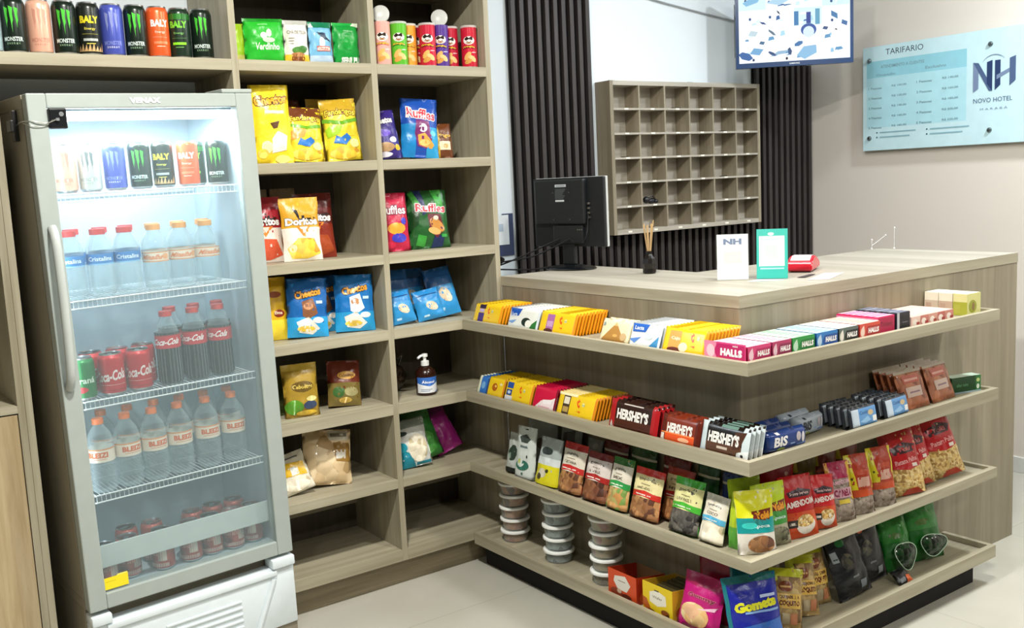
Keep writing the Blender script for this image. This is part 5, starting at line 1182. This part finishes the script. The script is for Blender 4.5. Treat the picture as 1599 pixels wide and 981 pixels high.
pouch('yellow YOKI bag with a teal band at the corner of the third tray', -.098, YF + .020, .104, .168, '#e9e4da', yoki('#e0e01c', '#159a9c', F_NUT()), -32, 12, seed=101, style='pillow', name='grain_bag')
pouch('lime YOKI bag with a green band beside the yellow one', -.018, YF + .030, .108, .170, '#b9b59c', yoki('#c2dc24', '#3a9a3c', F_GRN()), -14, 12, seed=102, style='pillow', name='grain_bag')
pouch('lime bag behind the yellow YOKI bag near the corner', -.112, -1.182, .036, .150, '#b4cc28', [('rect', 0, 0, 1, .4, '#5aa83c')], -88, 8, t=.03, seed=103, style='pillow', name='grain_bag')
pouch('lime bag flap standing behind the lime YOKI bag', -.045, YF + .108, .10, .178, '#a8c828', [], -18, 2, t=.025, seed=104, style='pillow', name='grain_bag')
def amen(t1, base='#b8141c', t2='#cc4a1e'):
    return [('rect', 0, .0, 1, .42, t2), ('poly', [(.14, .74), (.5, .80), (.88, .74), (.8, .66), (.2, .66)], '#3a2430'), ('text', 'Santa Helena', .5, .715, .05, .56, '#d8b8b8'), ('text', t1, .5, .56, .10, .80, '#f4e4e0', {'rot': 5, 'off': .04}), ('ell', .58, .20, .28, .15, '#e9e2d8'), ('ell', .56, .27, .26, .10, F_NOO()), ('rect', .08, .18, .34, .30, '#2c2420'), ('rect', .12, .22, .3, .26, '#d8d0c8')]
pouch('red AMENDOIM peanut bag beside the lime YOKI bag', .085, YB3, .115, .170, '#b8141c', amen('AMENDOIM'), -14, 14, seed=105, style='pillow', name='peanut_bag')
pouch('red AMENDOIM peanut bag next to the cinnamon one', .179, YB3, .092, .150, '#c8161e', amen('AMENDOIM', '#c8161e'), -16, 12, seed=106, style='pillow', roll=3, name='peanut_bag')
pouch('deep red peanut bag standing behind the two red AMENDOIM bags', .125, YB3 + .118, .13, .185, '#a8121a', [('ell', .72, .78, .06, .03, '#e8b0a0')], -8, 1, t=.025, seed=107, style='pillow', name='peanut_bag')
pouch('pink-topped CANELA cinnamon peanut bag on the third tray', .273, YB3, .084, .170, F_SEED(), [('rect', 0, .72, 1, 1, '#a81c4c'), ('poly', [(.76, .40), (1, .3), (1, 1), (.84, .96)], '#e0b22c'), ('poly', [(0, .6), (.1, .55), (.12, 1), (0, 1)], '#e0a03a'), ('text', 'AMENDOIM', .46, .66, .07, .66, '#f0c0d0', {'rot': 4}), ('rect', .1, .40, .86, .56, '#d8a8b8'), ('text', 'CANELA', .48, .48, .12, .7, '#8c1c48', {'off': .06}), ('rect', .26, .30, .7, .37, '#d8c04a')], -16, 14, seed=108, style='pillow', name='peanut_bag')
for k, (x, lb, s) in enumerate(((.362, 'peanut bag with wide yellow edges, left one of the two beside the big red bags', 109), (.468, 'peanut bag with wide yellow edges, right one beside the big red bags', 110))):
    pouch(lb, x, YB3, .088, .175, F_SEED(), [('rect', .0, .42, 1, 1, '#b0371c'), ('poly', [(0, .30), (.3, .34), (.18, .7), (.22, 1), (0, 1)], '#d8cc22'), ('poly', [(1, .34), (.86, .4), (.82, .7), (.9, 1), (1, 1)], '#dccf2a'), ('rect', .28, .46, .74, .62, '#d8a898'), ('rect', .3, .66, .76, .74, '#c04a2c'), ('ell', .1, .6, .03, .02, '#4a4a18'), ('rect', .0, .30, 1, .42, '#c04a22')], -16, 12, t=.045, seed=s, style='pillow', name='peanut_bag')
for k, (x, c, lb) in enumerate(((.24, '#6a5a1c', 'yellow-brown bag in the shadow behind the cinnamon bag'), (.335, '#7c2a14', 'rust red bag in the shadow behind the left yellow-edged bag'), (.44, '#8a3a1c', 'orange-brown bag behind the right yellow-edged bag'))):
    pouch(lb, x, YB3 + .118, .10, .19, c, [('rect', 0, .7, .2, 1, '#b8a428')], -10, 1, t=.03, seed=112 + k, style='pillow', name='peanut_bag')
def straw(): return [('rect', 0, .42, 1, 1, '#b8141c'), ('poly', [(.0, .42), (.5, .36), (1, .42), (1, .48), (0, .48)], '#c01c24'), ('poly', [(.14, .70), (.5, .78), (.86, .72), (.78, .62), (.2, .60)], '#3a1c24'), ('text', 'Batata Palha', .5, .50, .07, .66, '#e8a8a8', {'rot': 5}), ('text', 'Yoki', .5, .67, .06, .4, '#c86a6a'), ('rect', .62, .40, .78, .45, '#f0e4dc'), ('poly', [(.3, .0), (.9, .0), (.7, .09), (.4, .08)], '#b83a24')]
SB = [pouch('big red potato straw bag nearest the yellow-edged peanut bags, third tray', .600, YB3 + .004, .135, .205, F_NOO(), straw(), -18, 18, t=.06, seed=121, style='pillow', roll=-3, name='potato_straw_bag'),
      pouch('big red potato straw bag in the middle of the three, third tray', .700, YB3 + .026, .130, .205, F_NOO(), straw(), -16, 20, t=.055, seed=122, style='pillow', roll=-5, name='potato_straw_bag'),
      pouch('big red potato straw bag at the right end of the third tray', .838, YB3 + .016, .140, .222, F_NOO(), straw(), -18, 20, t=.06, seed=123, style='pillow', roll=-8, name='potato_straw_bag')]

# ------------------------------------------------------------------ tray 4
z4 = FL[3]
def tub(label, fd, group=None):
    r = empty('food_tub', label=label, cat='tub', group=group)
    bm = bmesh.new(); lathe(bm, [(.040, 0), (.044, .002), (.0475, .034), (.0475, .036)], 32, cap1=False); link('cup', bm, clear('tub_plastic', '#c9d2d0', .16, .1), r, smooth=True)
    bm = bmesh.new(); lathe(bm, [(.038, .002), (.042, .004), (.0445, .030), (.040, .033)], 24); link('filling', bm, fd, r, smooth=True)
    bm = bmesh.new(); lathe(bm, [(.0490, .0335), (.0535, .034), (.0540, .0375), (.0530, .041), (.049, .0425), (.048, .0405)], 36); link('lid', bm, M('#f1f3ef', 'satin'), r, smooth=True)
    return r
fills = [food('tub_brown', '#8a5232', '#b07a4c', '#4a2c1c', 40), food('tub_grey', '#6a7270', '#8c9592', '#4a5250', 45), food('tub_olive', '#6c5c3a', '#9a8450', '#8a4a38', 40)]
order = ['bottom', 'second', 'third', 'fourth', 'topmost']
for s, (y, x, nm) in enumerate(((-.118, -.075, 'leftmost stack, with reddish-brown contents'), (-.378, -.082, 'middle stack, with grey contents'), (-.625, -.085, 'right stack, next to the orange box'))):
    pr = None
    for k in range(5):
        lb = '%s white-lidded tub of the %s' % (order[k], nm)
        if pr is None: pr = o = tub(lb, fills[s])
        else: o = dup(pr, lb)
        put(o, x + (k % 2) * .002, y + ((k * 7) % 3) * .001, z4 + .0005 + k * .0436, 30 * k)
def open_box(label, y, w, d, h, base, art, sidec, inner, x=XF, yaw=-90):
    r = empty('sweets_box', label=label, cat='box')
    bm = bmesh.new(); ms = MatSet(); ms.idx(M(base, 'satin')); si = ms.idx(M(sidec, 'satin')); ii = ms.idx(M(inner, 'paper'))
    t = .0015
    box(bm, -w / 2, w / 2, 0, t, 0, h, 0); box(bm, -w / 2, w / 2, d - t, d, 0, h * .8, ii); box(bm, -w / 2, w / 2, t, d - t, 0, t, ii)
    for sx in (-w / 2, w / 2 - t):
        vs = [bm.verts.new((sx + a, b, c)) for a in (0, t) for b, c in ((t, t), (d - t, t), (d - t, h * .8), (t, h))]
        for q in ((0, 1, 2, 3), (7, 6, 5, 4), (0, 4, 5, 1), (1, 5, 6, 2), (2, 6, 7, 3), (3, 7, 4, 0)):
            bm.faces.new([vs[i] for i in q]).material_index = si
    bmesh.ops.recalc_face_normals(bm, faces=bm.faces)
    apply_art(bm, art, plane_map((-w / 2, 0, 0), (w, 0, 0), (0, 0, h)), ms, 'satin', asp=w / h)
    apply_art(bm, [('ell', .3, .3, .2, .25, M('#c8541c', 'satin')), ('ell', .5, .2, .2, .18, M('#8a2c14', 'satin'))], plane_map((w / 2, 0, 0), (0, d, 0), (0, 0, h * .8)), ms, 'satin')
    link('carton', bm, ms.l, r, recalc=False)
    put(r, x, y, z4 + .0008, yaw); return r
open_box('open orange box of sweets next to the tubs on the lowest tray', -.768, .125, .120, .088, '#cf4a1e', [('poly', [(.24, .80), (.62, .90), (.80, .62), (.66, .34), (.34, .36), (.2, .6)], '#e0dcd2'), ('rect', .36, .66, .62, .69, '#8a7a70'), ('ell', .3, .22, .22, .16, '#8a3a20'), ('ell', .66, .16, .18, .12, '#5c2416'), ('ell', .4, .3, .08, .08, '#c8a890'), ('rect', .5, .06, .8, .1, '#e9b8a0')], '#a82c14', '#8a6a48')
open_box('open yellow box of sweets at the front of the lowest tray', -.920, .122, .138, .094, '#e6c81c', [('poly', [(.24, .72), (.5, .84), (.78, .74), (.80, .44), (.5, .32), (.24, .40)], '#ece8da'), ('text', 'Wafer', .5, .60, .09, .34, '#9a9284'), ('rect', .4, .80, .56, .84, '#4a4438'), ('poly', [(.0, .5), (.14, .46), (.3, .1), (.2, .04), (.0, .2)], '#b5581c'), ('ell', .28, .10, .14, .07, '#6a2c10'), ('ell', .76, .2, .14, .1, '#8a4a1c'), ('ell', .84, .14, .06, .05, '#3a2010')], '#d8a82c', '#a88a4a')
for k in range(6):
    bm = bmesh.new(); box(bm, -.045, .045, 0, .012, 0, .072, 0, .002); box(bm, -.02, .02, -.0006, 0, .048, .06, 1)
    o = link('wafer_bar', bm, [M('#4a4226', 'satin'), M('#8a7c50', 'satin')]); tag(o, 'olive-brown wafer bar standing in the open yellow box', 'packet', 'wafer bars in the yellow box'); put(o, XF + .022 + k * .0195, -.920, z4 + .003, -90, 0)
def shy(c1, c2): return [('rect', 0, .80, 1, 1, c1), ('text', 'Gummy', .55, .60, .09, .66, '#7a1c30', {'out': '#f08aa8', 'arc': .03}), ('ell', .45, .28, .36, .22, food('gummy_mix', '#e8b87a', '#f0dca8', '#e07a6a', 30)), ('poly', [(.5, .4), (.95, .52), (.9, .44)], '#f8c8e0')]
pouch('bright magenta bag of gummies on the lowest tray, next to the yellow box', XF + .012, -1.064, .138, .155, '#c8147c', shy('#a01450', 0), -80, 16, t=.055, seed=131, style='pillow', roll=4, z=z4, name='candy_bag', cat='candy bag')
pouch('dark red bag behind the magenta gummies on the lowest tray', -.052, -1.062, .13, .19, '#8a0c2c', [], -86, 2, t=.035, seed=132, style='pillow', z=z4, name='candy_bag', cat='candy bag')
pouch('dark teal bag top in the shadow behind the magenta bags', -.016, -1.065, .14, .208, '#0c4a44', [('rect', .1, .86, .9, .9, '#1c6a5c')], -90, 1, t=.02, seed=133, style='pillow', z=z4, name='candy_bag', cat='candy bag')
pouch('blue GOMETS sweets bag at the corner of the lowest tray', -.092, YF + .030, .155, .195, '#16229a', [('rect', 0, .90, 1, 1, '#0f6a70'), ('rect', 0, 0, .06, .9, '#127a84'), ('poly', [(.0, .30), (1, .38), (1, 0), (0, 0)], '#2a62b8'), ('text', 'Gomets', .52, .60, .14, .80, '#e0e02c', {'rot': 4, 'off': .07, 'out': '#0c1250'}), ('rect', .3, .49, .95, .52, '#8ab0e8'), ('rect', .62, .68, .92, .72, '#b8c8f0'), ('ell', .38, .84, .02, .015, '#8a98e0'), ('ell', .6, .14, .34, .13, food('sugared_sweets', '#c88a7a', '#dcd0c8', '#8a6a5a', 40))], -28, 14, t=.05, seed=134, style='pillow', roll=-3, z=z4, name='candy_bag', cat='candy bag')
pouch('teal-topped sweets bag right behind the blue GOMETS bag', -.036, YF + .118, .090, .208, '#0f5f66', [], -24, 2, t=.025, seed=135, style='pillow', z=z4, name='candy_bag', cat='candy bag')
F_COQ = food('coconut_sweets', '#a88a52', '#c8ac74', '#7a5c34', 48)
def coq(big=True): return [('rect', 0, .86, 1, 1, '#c8cc2a'), ('poly', [(0, .7), (.24, .8), (.2, 1), (0, 1)], '#bcc424'), ('ell', .46, .70, .22, .09, '#7a3a1c'), ('rect', .3, .68, .62, .71, '#d8b070'), ('rect', .22, .34, .94, .58, '#e0b85a'), ('text', 'QUEIJADINHA', .58, .52, .07, .6, '#5a2c14', {'off': .05}), ('text', 'COQUITO', .58, .42, .10, .62, '#6a2c14', {'off': .06}), ('rect', .36, .08, .6, .26, '#b8a888'), ('rect', .62, .08, .84, .26, '#c8845c')]
pouch('clear COQUITO sweets bag with a lime top, right next to the blue bag', .050, YB3 + .034, .095, .165, F_COQ, coq(), -38, 22, t=.045, seed=136, style='pillow', roll=6, z=z4, name='candy_bag', cat='candy bag')
pouch('clear COQUITO sweets bag with an upright legible label, lime top', .158, YB3 + .048, .095, .170, F_COQ, coq(), -18, 22, t=.045, seed=137, style='pillow', roll=6, z=z4, name='candy_bag', cat='candy bag')
pouch('clear COQUITO sweets bag half behind the one with the legible label', .255, YB3 + .085, .095, .175, F_COQ, coq(), -14, 16, t=.045, seed=138, style='pillow', roll=0, z=z4, name='candy_bag', cat='candy bag')
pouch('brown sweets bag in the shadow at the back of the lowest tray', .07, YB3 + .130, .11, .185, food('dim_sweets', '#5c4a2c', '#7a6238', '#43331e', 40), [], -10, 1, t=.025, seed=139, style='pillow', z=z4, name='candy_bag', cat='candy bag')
def blk(tab, tag2): return [('ell', .4, .55, .16, .12, food('black_bag_print', '#2c2a1c', '#4a4630', '#15150f', 60)), ('rect', .06, .58, .2, .74, '#8f989c'), ('rect', .08, .62, .18, .64, '#20242a'), ('ell', .36, .84, .12, .06, tab), ('rect', .4, .3, .6, .33, '#6a7074'), ('rect', .62, .10, .8, .22, tag2)]
pouch('black snack bag with a green dot and a white tab, lowest tray', .372, YB3 + .030, .135, .200, '#0c1016', blk('#1f6a34', '#6f7a80'), -10, 16, t=.05, seed=141, style='pillow', roll=-8, z=z4, name='black_snack_bag')
pouch('black snack bag with an orange dot beside the green-dotted one', .500, YB3 + .062, .135, .205, '#0b0e13', blk('#d8582c', '#8a9094'), -8, 12, t=.05, seed=142, style='pillow', roll=-6, z=z4, name='black_snack_bag')
pouch('black snack bag lying with an orange corner toward the tray edge', .572, YB3 - .008, .06, .050, '#101216', [('poly', [(.5, .0), (1, .0), (1, .36), (.6, .42)], '#d8622c'), ('rect', .1, .1, .45, .36, '#7a8084')], -10, 50, t=.025, seed=143, style='pillow', roll=-10, z=z4, name='black_snack_bag', lift=.008)
for k, (x, y, w, h, lb) in enumerate(((.645, YB3 + .072, .120, .180, 'green bag with a clear round window, left of the pair on the lowest tray'), (.790, YB3 + .078, .150, .200, 'green bag with a clear oval window, right one at the end of the lowest tray'))):
    r = pouch(lb, x, y, w, h, '#1c6a24', [('rect', .05, .5, .95, .9, '#2a7c2c'), ('rect', 0, .93, 1, 1, '#14501c'), ('ell', .4, .62, .2, .05, '#4a6a2c'), ('ell', .68, .8, .14, .05, '#3a8a34')], -14, 16, t=.06, seed=145 + k, style='pillow', z=z4, name='green_bag')
    bm = bmesh.new(); n_ = 24; pts = []
    W_, H_ = (.040, .042) if k == 0 else (.052, .034)
    for i in range(n_ + 1):
        a = 2 * math.pi * i / n_; s_ = 1 + .08 * math.sin(3 * a + k)
        pts.append((W_ * math.cos(a) * s_, -.048 - .004 * math.sin(2 * a), .050 + H_ * math.sin(a) * s_))
    tube(bm, pts, .0014, 6); o = link('window_edge', bm, M('#c4e0c8', 'gloss'), r)
    bm = bmesh.new(); vs = [bm.verts.new((p[0] * .97, p[1] + .001, p[2])) for p in pts[:-1]]; c = bm.verts.new((0, -.062, .050))
    for i in range(len(vs)): bm.faces.new((vs[i], vs[(i + 1) % len(vs)], c)).smooth = True
    link('clear_window', bm, food('dark_green_leaves', '#0e2a14', '#1c4422', '#08160c', 60, .15), r)

# ------------------------------------------------------------------ things on the counter
def monitor():
    L = Vector((.262, .132, 1.135)); R_ = Vector((.338, -.188, 1.135)); ax = R_ - L; W = ax.length; ax.normalize(); n = ax.cross(Vector((0, 0, 1))).normalized()
    m = Matrix((ax, -n, Vector((0, 0, 1)))).transposed().to_4x4(); m.translation = (L + R_) / 2; m.translation.z = HT
    r = empty('computer_monitor', matrix=m, label='black computer monitor seen from behind on the reception counter', cat='monitor')
    b0 = .085; H = .257; bk = M('#171a1d', 'satin')
    bm = bmesh.new(); box(bm, -W / 2, W / 2, 0.004, .020, b0, b0 + H, 0, .004); link('rear_shell', bm, bk, r)
    bm = bmesh.new(); box(bm, -W / 2 + .02, W / 2 - .075, -.018, .0038, b0 + .085, b0 + H - .006, 0, .006); box(bm, -W / 2 + .10, W / 2 - .09, -.012, .0038, b0 + .012, b0 + .08, 0, .004); link('electronics_housing', bm, M('#1c1f22', 'satin'), r)
    bm = bmesh.new(); box(bm, -W / 2 - .001, W / 2 + .001, .0205, .032, b0 - .001, b0 + H + .001, 0, .003); link('bezel', bm, M('#c9cdcc', 'gloss'), r, ).__setitem__('label', 'silver front bezel')
    bm = bmesh.new(); box(bm, -W / 2 + .014, W / 2 - .014, .0322, .0335, b0 + .016, b0 + H - .014); link('display', bm, M('#0a0c10', 'gloss'), r)
    ms = MatSet(); bm = bmesh.new()
    apply_art(bm, [('rect', .0, .86, 1, 1, '#c6ccd0'), ('rect', .1, .89, .9, .96, '#8f979c'), ('rect', 0, .06, .8, .16, '#c6ccd0')] + [('rect', 0, .72 - k * .07, .95 - (k * 37 % 30) / 100, .75 - k * .07, '#5c6468') for k in range(8)], plane_map((-.042, -.0185, b0 + .165), (.052, 0, 0), (0, 0, .068)), ms, 'paper')
    link('rating_label', bm, ms.l, r, recalc=False)
    bm = bmesh.new()
    for k in range(4): lathe(bm, [(.004, 0), (.004, .004)], 10, cx=0, cy=0)
    bm.free(); bm = bmesh.new()
    for k in range(4): box(bm, W / 2 - .072, W / 2 - .060, -.004, .0038, b0 + .105 + k * .017, b0 + .112 + k * .017, 0, .001)
    for k in range(3): box(bm, W / 2 - .115 + k * .009, W / 2 - .110 + k * .009, -.0125, -.011, b0 + .062, b0 + .066)
    link('connectors', bm, M('#b9bdb8', 'metal'), r)
    bm = bmesh.new()
    for x, z in ((-.055, .20), (.02, .20), (-.055, .10), (.02, .10)): box(bm, x, x + .005, -.0192, -.018, b0 + z, b0 + z + .005, 0, .0005)
    link('mount_screws', bm, M('#8a8e90', 'metal'), r)
    bm = bmesh.new(); box(bm, -.028, .028, -.004, .016, .018, b0 + .05, 0, .004); link('neck', bm, bk, r)
    bm = bmesh.new(); lathe(bm, [(.105, 0), (.108, .004), (.10, .009), (.03, .018), (.001, .019)], 36, cap1=False)
    for v in bm.verts: v.co.y = v.co.y * .72 + .006
    link('base', bm, M('#101215', 'gloss'), r, smooth=True)
    w = m.inverted()
    def cab(nm, pts, rad): 
        bm = bmesh.new(); tube(bm, [w @ Vector(p) for p in curve(pts)], rad, 7); link(nm, bm, M('#0f1114', 'satin'), r, smooth=True)
    P0 = m @ Vector((-.03, -.02, b0 + .03)); P1 = m @ Vector((.02, -.02, b0 + .03)); P2 = m @ Vector((W / 2 - .066, -.006, b0 + .12))
    cab('cable', [P0, (.20, .09, 1.115), (.13, .17, 1.075), (.10, .24, 1.0545), (.06, .30, 1.0545)], .003)
    cab('cable', [P1, (.20, .06, 1.105), (.12, .19, 1.08), (.12, .27, 1.056), (.08, .32, 1.0545)], .003)
    cab('cable', [P2, (P2[0] - .02, P2[1] - .005, 1.17), (P2[0] - .035, P2[1] + .04, 1.155), P1], .002)
    cab('cable', [(.24, .02, 1.062), (.20, .06, 1.0545), (.16, .10, 1.0545), (.13, .19, 1.0545), (.09, .29, 1.0545)], .003)
monitor()
def diffuser():
    r = empty('reed_diffuser', (.325, -.432, HT), label='dark glass reed diffuser with pale sticks on the counter top', cat='reed diffuser')
    bm = bmesh.new(); lathe(bm, [(.020, 0), (.0235, .004), (.0225, .018), (.0235, .036), (.021, .052), (.013, .062), (.0095, .068), (.0095, .078)], 10); link('bottle', bm, M('#15100e', 'gloss'), r)
    rr = random.Random(4)
    for k in range(7):
        a = k * .9; bm = bmesh.new(); dx, dy = .022 * math.cos(a), .022 * math.sin(a)
        tube(bm, [(dx * .12, dy * .12, .05), (dx * .8, dy * .8, .165 + rr.uniform(0, .02))], .0018, 6); link('reed', bm, M('#c9a877', 'paper'), r)
diffuser()
def stand(name, label, x, y, yaw, w, h, base, art, lean=6, cat='card stand'):
    r = empty(name, label=label, cat=cat)
    bm = bmesh.new(); ms = MatSet(); ms.idx(M(base, 'gloss')); box(bm, -w / 2, w / 2, 0, .004, 0, h, 0, .0008); bmesh.ops.recalc_face_normals(bm, faces=bm.faces)
    apply_art(bm, art, plane_map((-w / 2, 0, 0), (w, 0, 0), (0, 0, h)), ms, 'gloss', eps=.0001, asp=w / h)
    link('card', bm, ms.l, r, recalc=False)
    PB = .053 * math.tan(math.radians(lean)) + .001
    bm = bmesh.new(); vs = [bm.verts.new(p) for p in ((-w * .3, .0045, h * .7), (w * .3, .0045, h * .7), (w * .3, .05, PB), (-w * .3, .05, PB), (-w * .3, .006, h * .7), (w * .3, .006, h * .7), (w * .3, .053, PB), (-w * .3, .053, PB))]
    for q in ((0, 1, 2, 3), (7, 6, 5, 4), (0, 4, 5, 1), (1, 5, 6, 2), (2, 6, 7, 3), (3, 7, 4, 0)): bm.faces.new([vs[i] for i in q])
    link('prop', bm, M(base, 'gloss'), r)
    put(r, x, y, HT + .0006 + .0045 * math.sin(math.radians(lean)), yaw, lean); return r
nh = '#7c8aa6'
stand('card_stand', 'white card stand with NH lettering on the counter', .301, -.830, -46, .096, .142, '#e6eceb', [('rect', .05, .03, .95, .97, '#eef2f1'), ('text', 'NH', .5, .84, .13, .58, nh, {'off': .06}), ('rect', .2, .71, .8, .72, '#c4ccd0'), ('rect', .22, .36, .78, .62, '#d6d9d8'), ('rect', .3, .24, .7, .25, '#d0d6d6'), ('rect', .34, .18, .66, .19, '#d0d6d6')], 2)
stand('card_stand', 'turquoise payment card stand leaning beside the white one', .381, -.918, -52, .094, .155, '#3fb5a8', [('rect', .08, .25, .90, .86, '#cfe6e2'), ('ell', .46, .90, .10, .03, '#e4f2f0'), ('rect', .28, .40, .66, .68, '#c6d0d0'), ('rect', .12, .19, .88, .22, '#a8e0da'), ('rect', .2, .78, .7, .80, '#b8d8d4')], 10)
def card_machine():
    r = empty('card_machine', (.640, -.835, HT), (0, 0, math.radians(-62)), label='red card payment machine lying on the counter top', cat='card machine')
    prof = [(-.075, .004), (-.078, .022), (-.070, .036), (-.030, .050), (.010, .050), (.070, .030), (.080, .020), (.080, .006)]
    bm = bmesh.new(); w = .040; A = [bm.verts.new((-w, x, z)) for x, z in prof]; B = [bm.verts.new((w, x, z)) for x, z in prof]
    bm.faces.new(A); bm.faces.new(B[::-1])
    for i in range(len(prof)): j = (i + 1) % len(prof); bm.faces.new((A[i], B[i], B[j], A[j]))
    bmesh.ops.bevel(bm, geom=bm.edges[:], offset=.004, segments=2, affect='EDGES'); link('body', bm, M('#c8142c', 'gloss'), r, smooth=True)
    bm = bmesh.new(); vs = [bm.verts.new(p) for p in ((-.031, -.066, .0385), (.031, -.066, .0385), (.031, -.030, .0512), (-.031, -.030, .0512), (.031, .010, .0512), (-.031, .010, .0512))]
    bm.faces.new((vs[0], vs[1], vs[2], vs[3])); bm.faces.new((vs[3], vs[2], vs[4], vs[5])); link('receipt_cover', bm, M('#f0e2e4', 'gloss'), r)
    bm = bmesh.new(); box(bm, -.030, .030, -.06, .06, 0, .0045, 0, .001); link('foot', bm, M('#141418', 'satin'), r)
card_machine()
def sheet(lb, pts, c, z=.0006, name='paper_sheet'):
    bm = bmesh.new(); lo = [bm.verts.new((x, y, 0)) for x, y in pts]; hi = [bm.verts.new((x, y, .0008)) for x, y in pts]
    bm.faces.new(lo[::-1]); bm.faces.new(hi)
    for i in range(len(pts)): j = (i + 1) % len(pts); bm.faces.new((lo[i], lo[j], hi[j], hi[i]))
    o = link(name, bm, M(c, 'paper')); o.location = (0, 0, HT + z); tag(o, lb, 'paper'); return o
sheet('pale blue slip of paper lying between the white and turquoise stands', [(.282, -.905), (.352, -.968), (.382, -.965), (.345, -.890)], '#d3e6ee', .0006)
sheet('pinkish leaflet lying flat in front of the card machine', [(.405, -1.03), (.45, -1.075), (.63, -1.0), (.585, -.955)], '#dccfd6', .0006, 'leaflet')
sheet('dark strip of paper on the counter beside the turquoise stand', [(.44, -.965), (.455, -.985), (.545, -.955), (.535, -.94)], '#3a3436', .0018, 'paper_strip')
for nm, pts, lb in (('wire_sprig', [[(1.395, -.578, 0), (1.396, -.578, .02), (1.40, -.575, .04)], [(1.396, -.578, .018), (1.42, -.585, .03), (1.455, -.60, .055)]], 'thin forked clear stem with white beads at the back edge of the counter'), ('wire_sprig', [[(1.452, -.64, 0), (1.452, -.64, .04), (1.454, -.64, .085)]], 'single thin upright stem with a white tip at the end of the counter')):
    bm = bmesh.new()
    for p in pts:
        tube(bm, [Vector(q) + Vector((0, 0, HT + .0012)) for q in p], .0007, 5)
        bmesh.ops.create_icosphere(bm, subdivisions=1, radius=.0035, matrix=Matrix.Translation(Vector(p[-1]) + Vector((0, 0, HT + .001))))
    bmesh.ops.create_icosphere(bm, subdivisions=1, radius=.004, matrix=Matrix.Translation(Vector(pts[0][0]) + Vector((0, 0, HT + .0055))))
    tag(link(nm, bm, M('#eef0ee', 'gloss')), lb, 'ornament')
# telephone cord bundle and a calendar by the shelving side
bm = bmesh.new(); pts = []
for i in range(150):
    a = i * .55; t = i / 150; pts.append((.145 + .010 * math.cos(a) + .03 * math.sin(t * 4), .24 + .012 * math.sin(a) + .0 * t, HT + .016 + t * .05))
tube(bm, pts, .003, 6)
tag(link('coiled_cord', bm, M('#101114', 'satin'), smooth=True), 'black coiled cord standing in a heap where counter meets shelving', 'cord')
cal = empty('wall_calendar', (.25, WB - .001, 1.09), label='navy and white calendar hanging low on the white wall behind the monitor cables', cat='calendar')
bm = bmesh.new(); box(bm, -.10, .072, -.004, 0, .0, .055, 0); box(bm, .02, .072, -.004, 0, .055, .17, 0); link('backing', bm, M('#26365c', 'paper'), cal)
bm = bmesh.new(); box(bm, -.10, .048, -.006, -.0042, .045, .165); box(bm, -.05, .02, -.0066, -.006, .10, .13, 1); link('page', bm, [M('#dfe6ea', 'paper'), M('#aebfd0', 'paper')], cal)
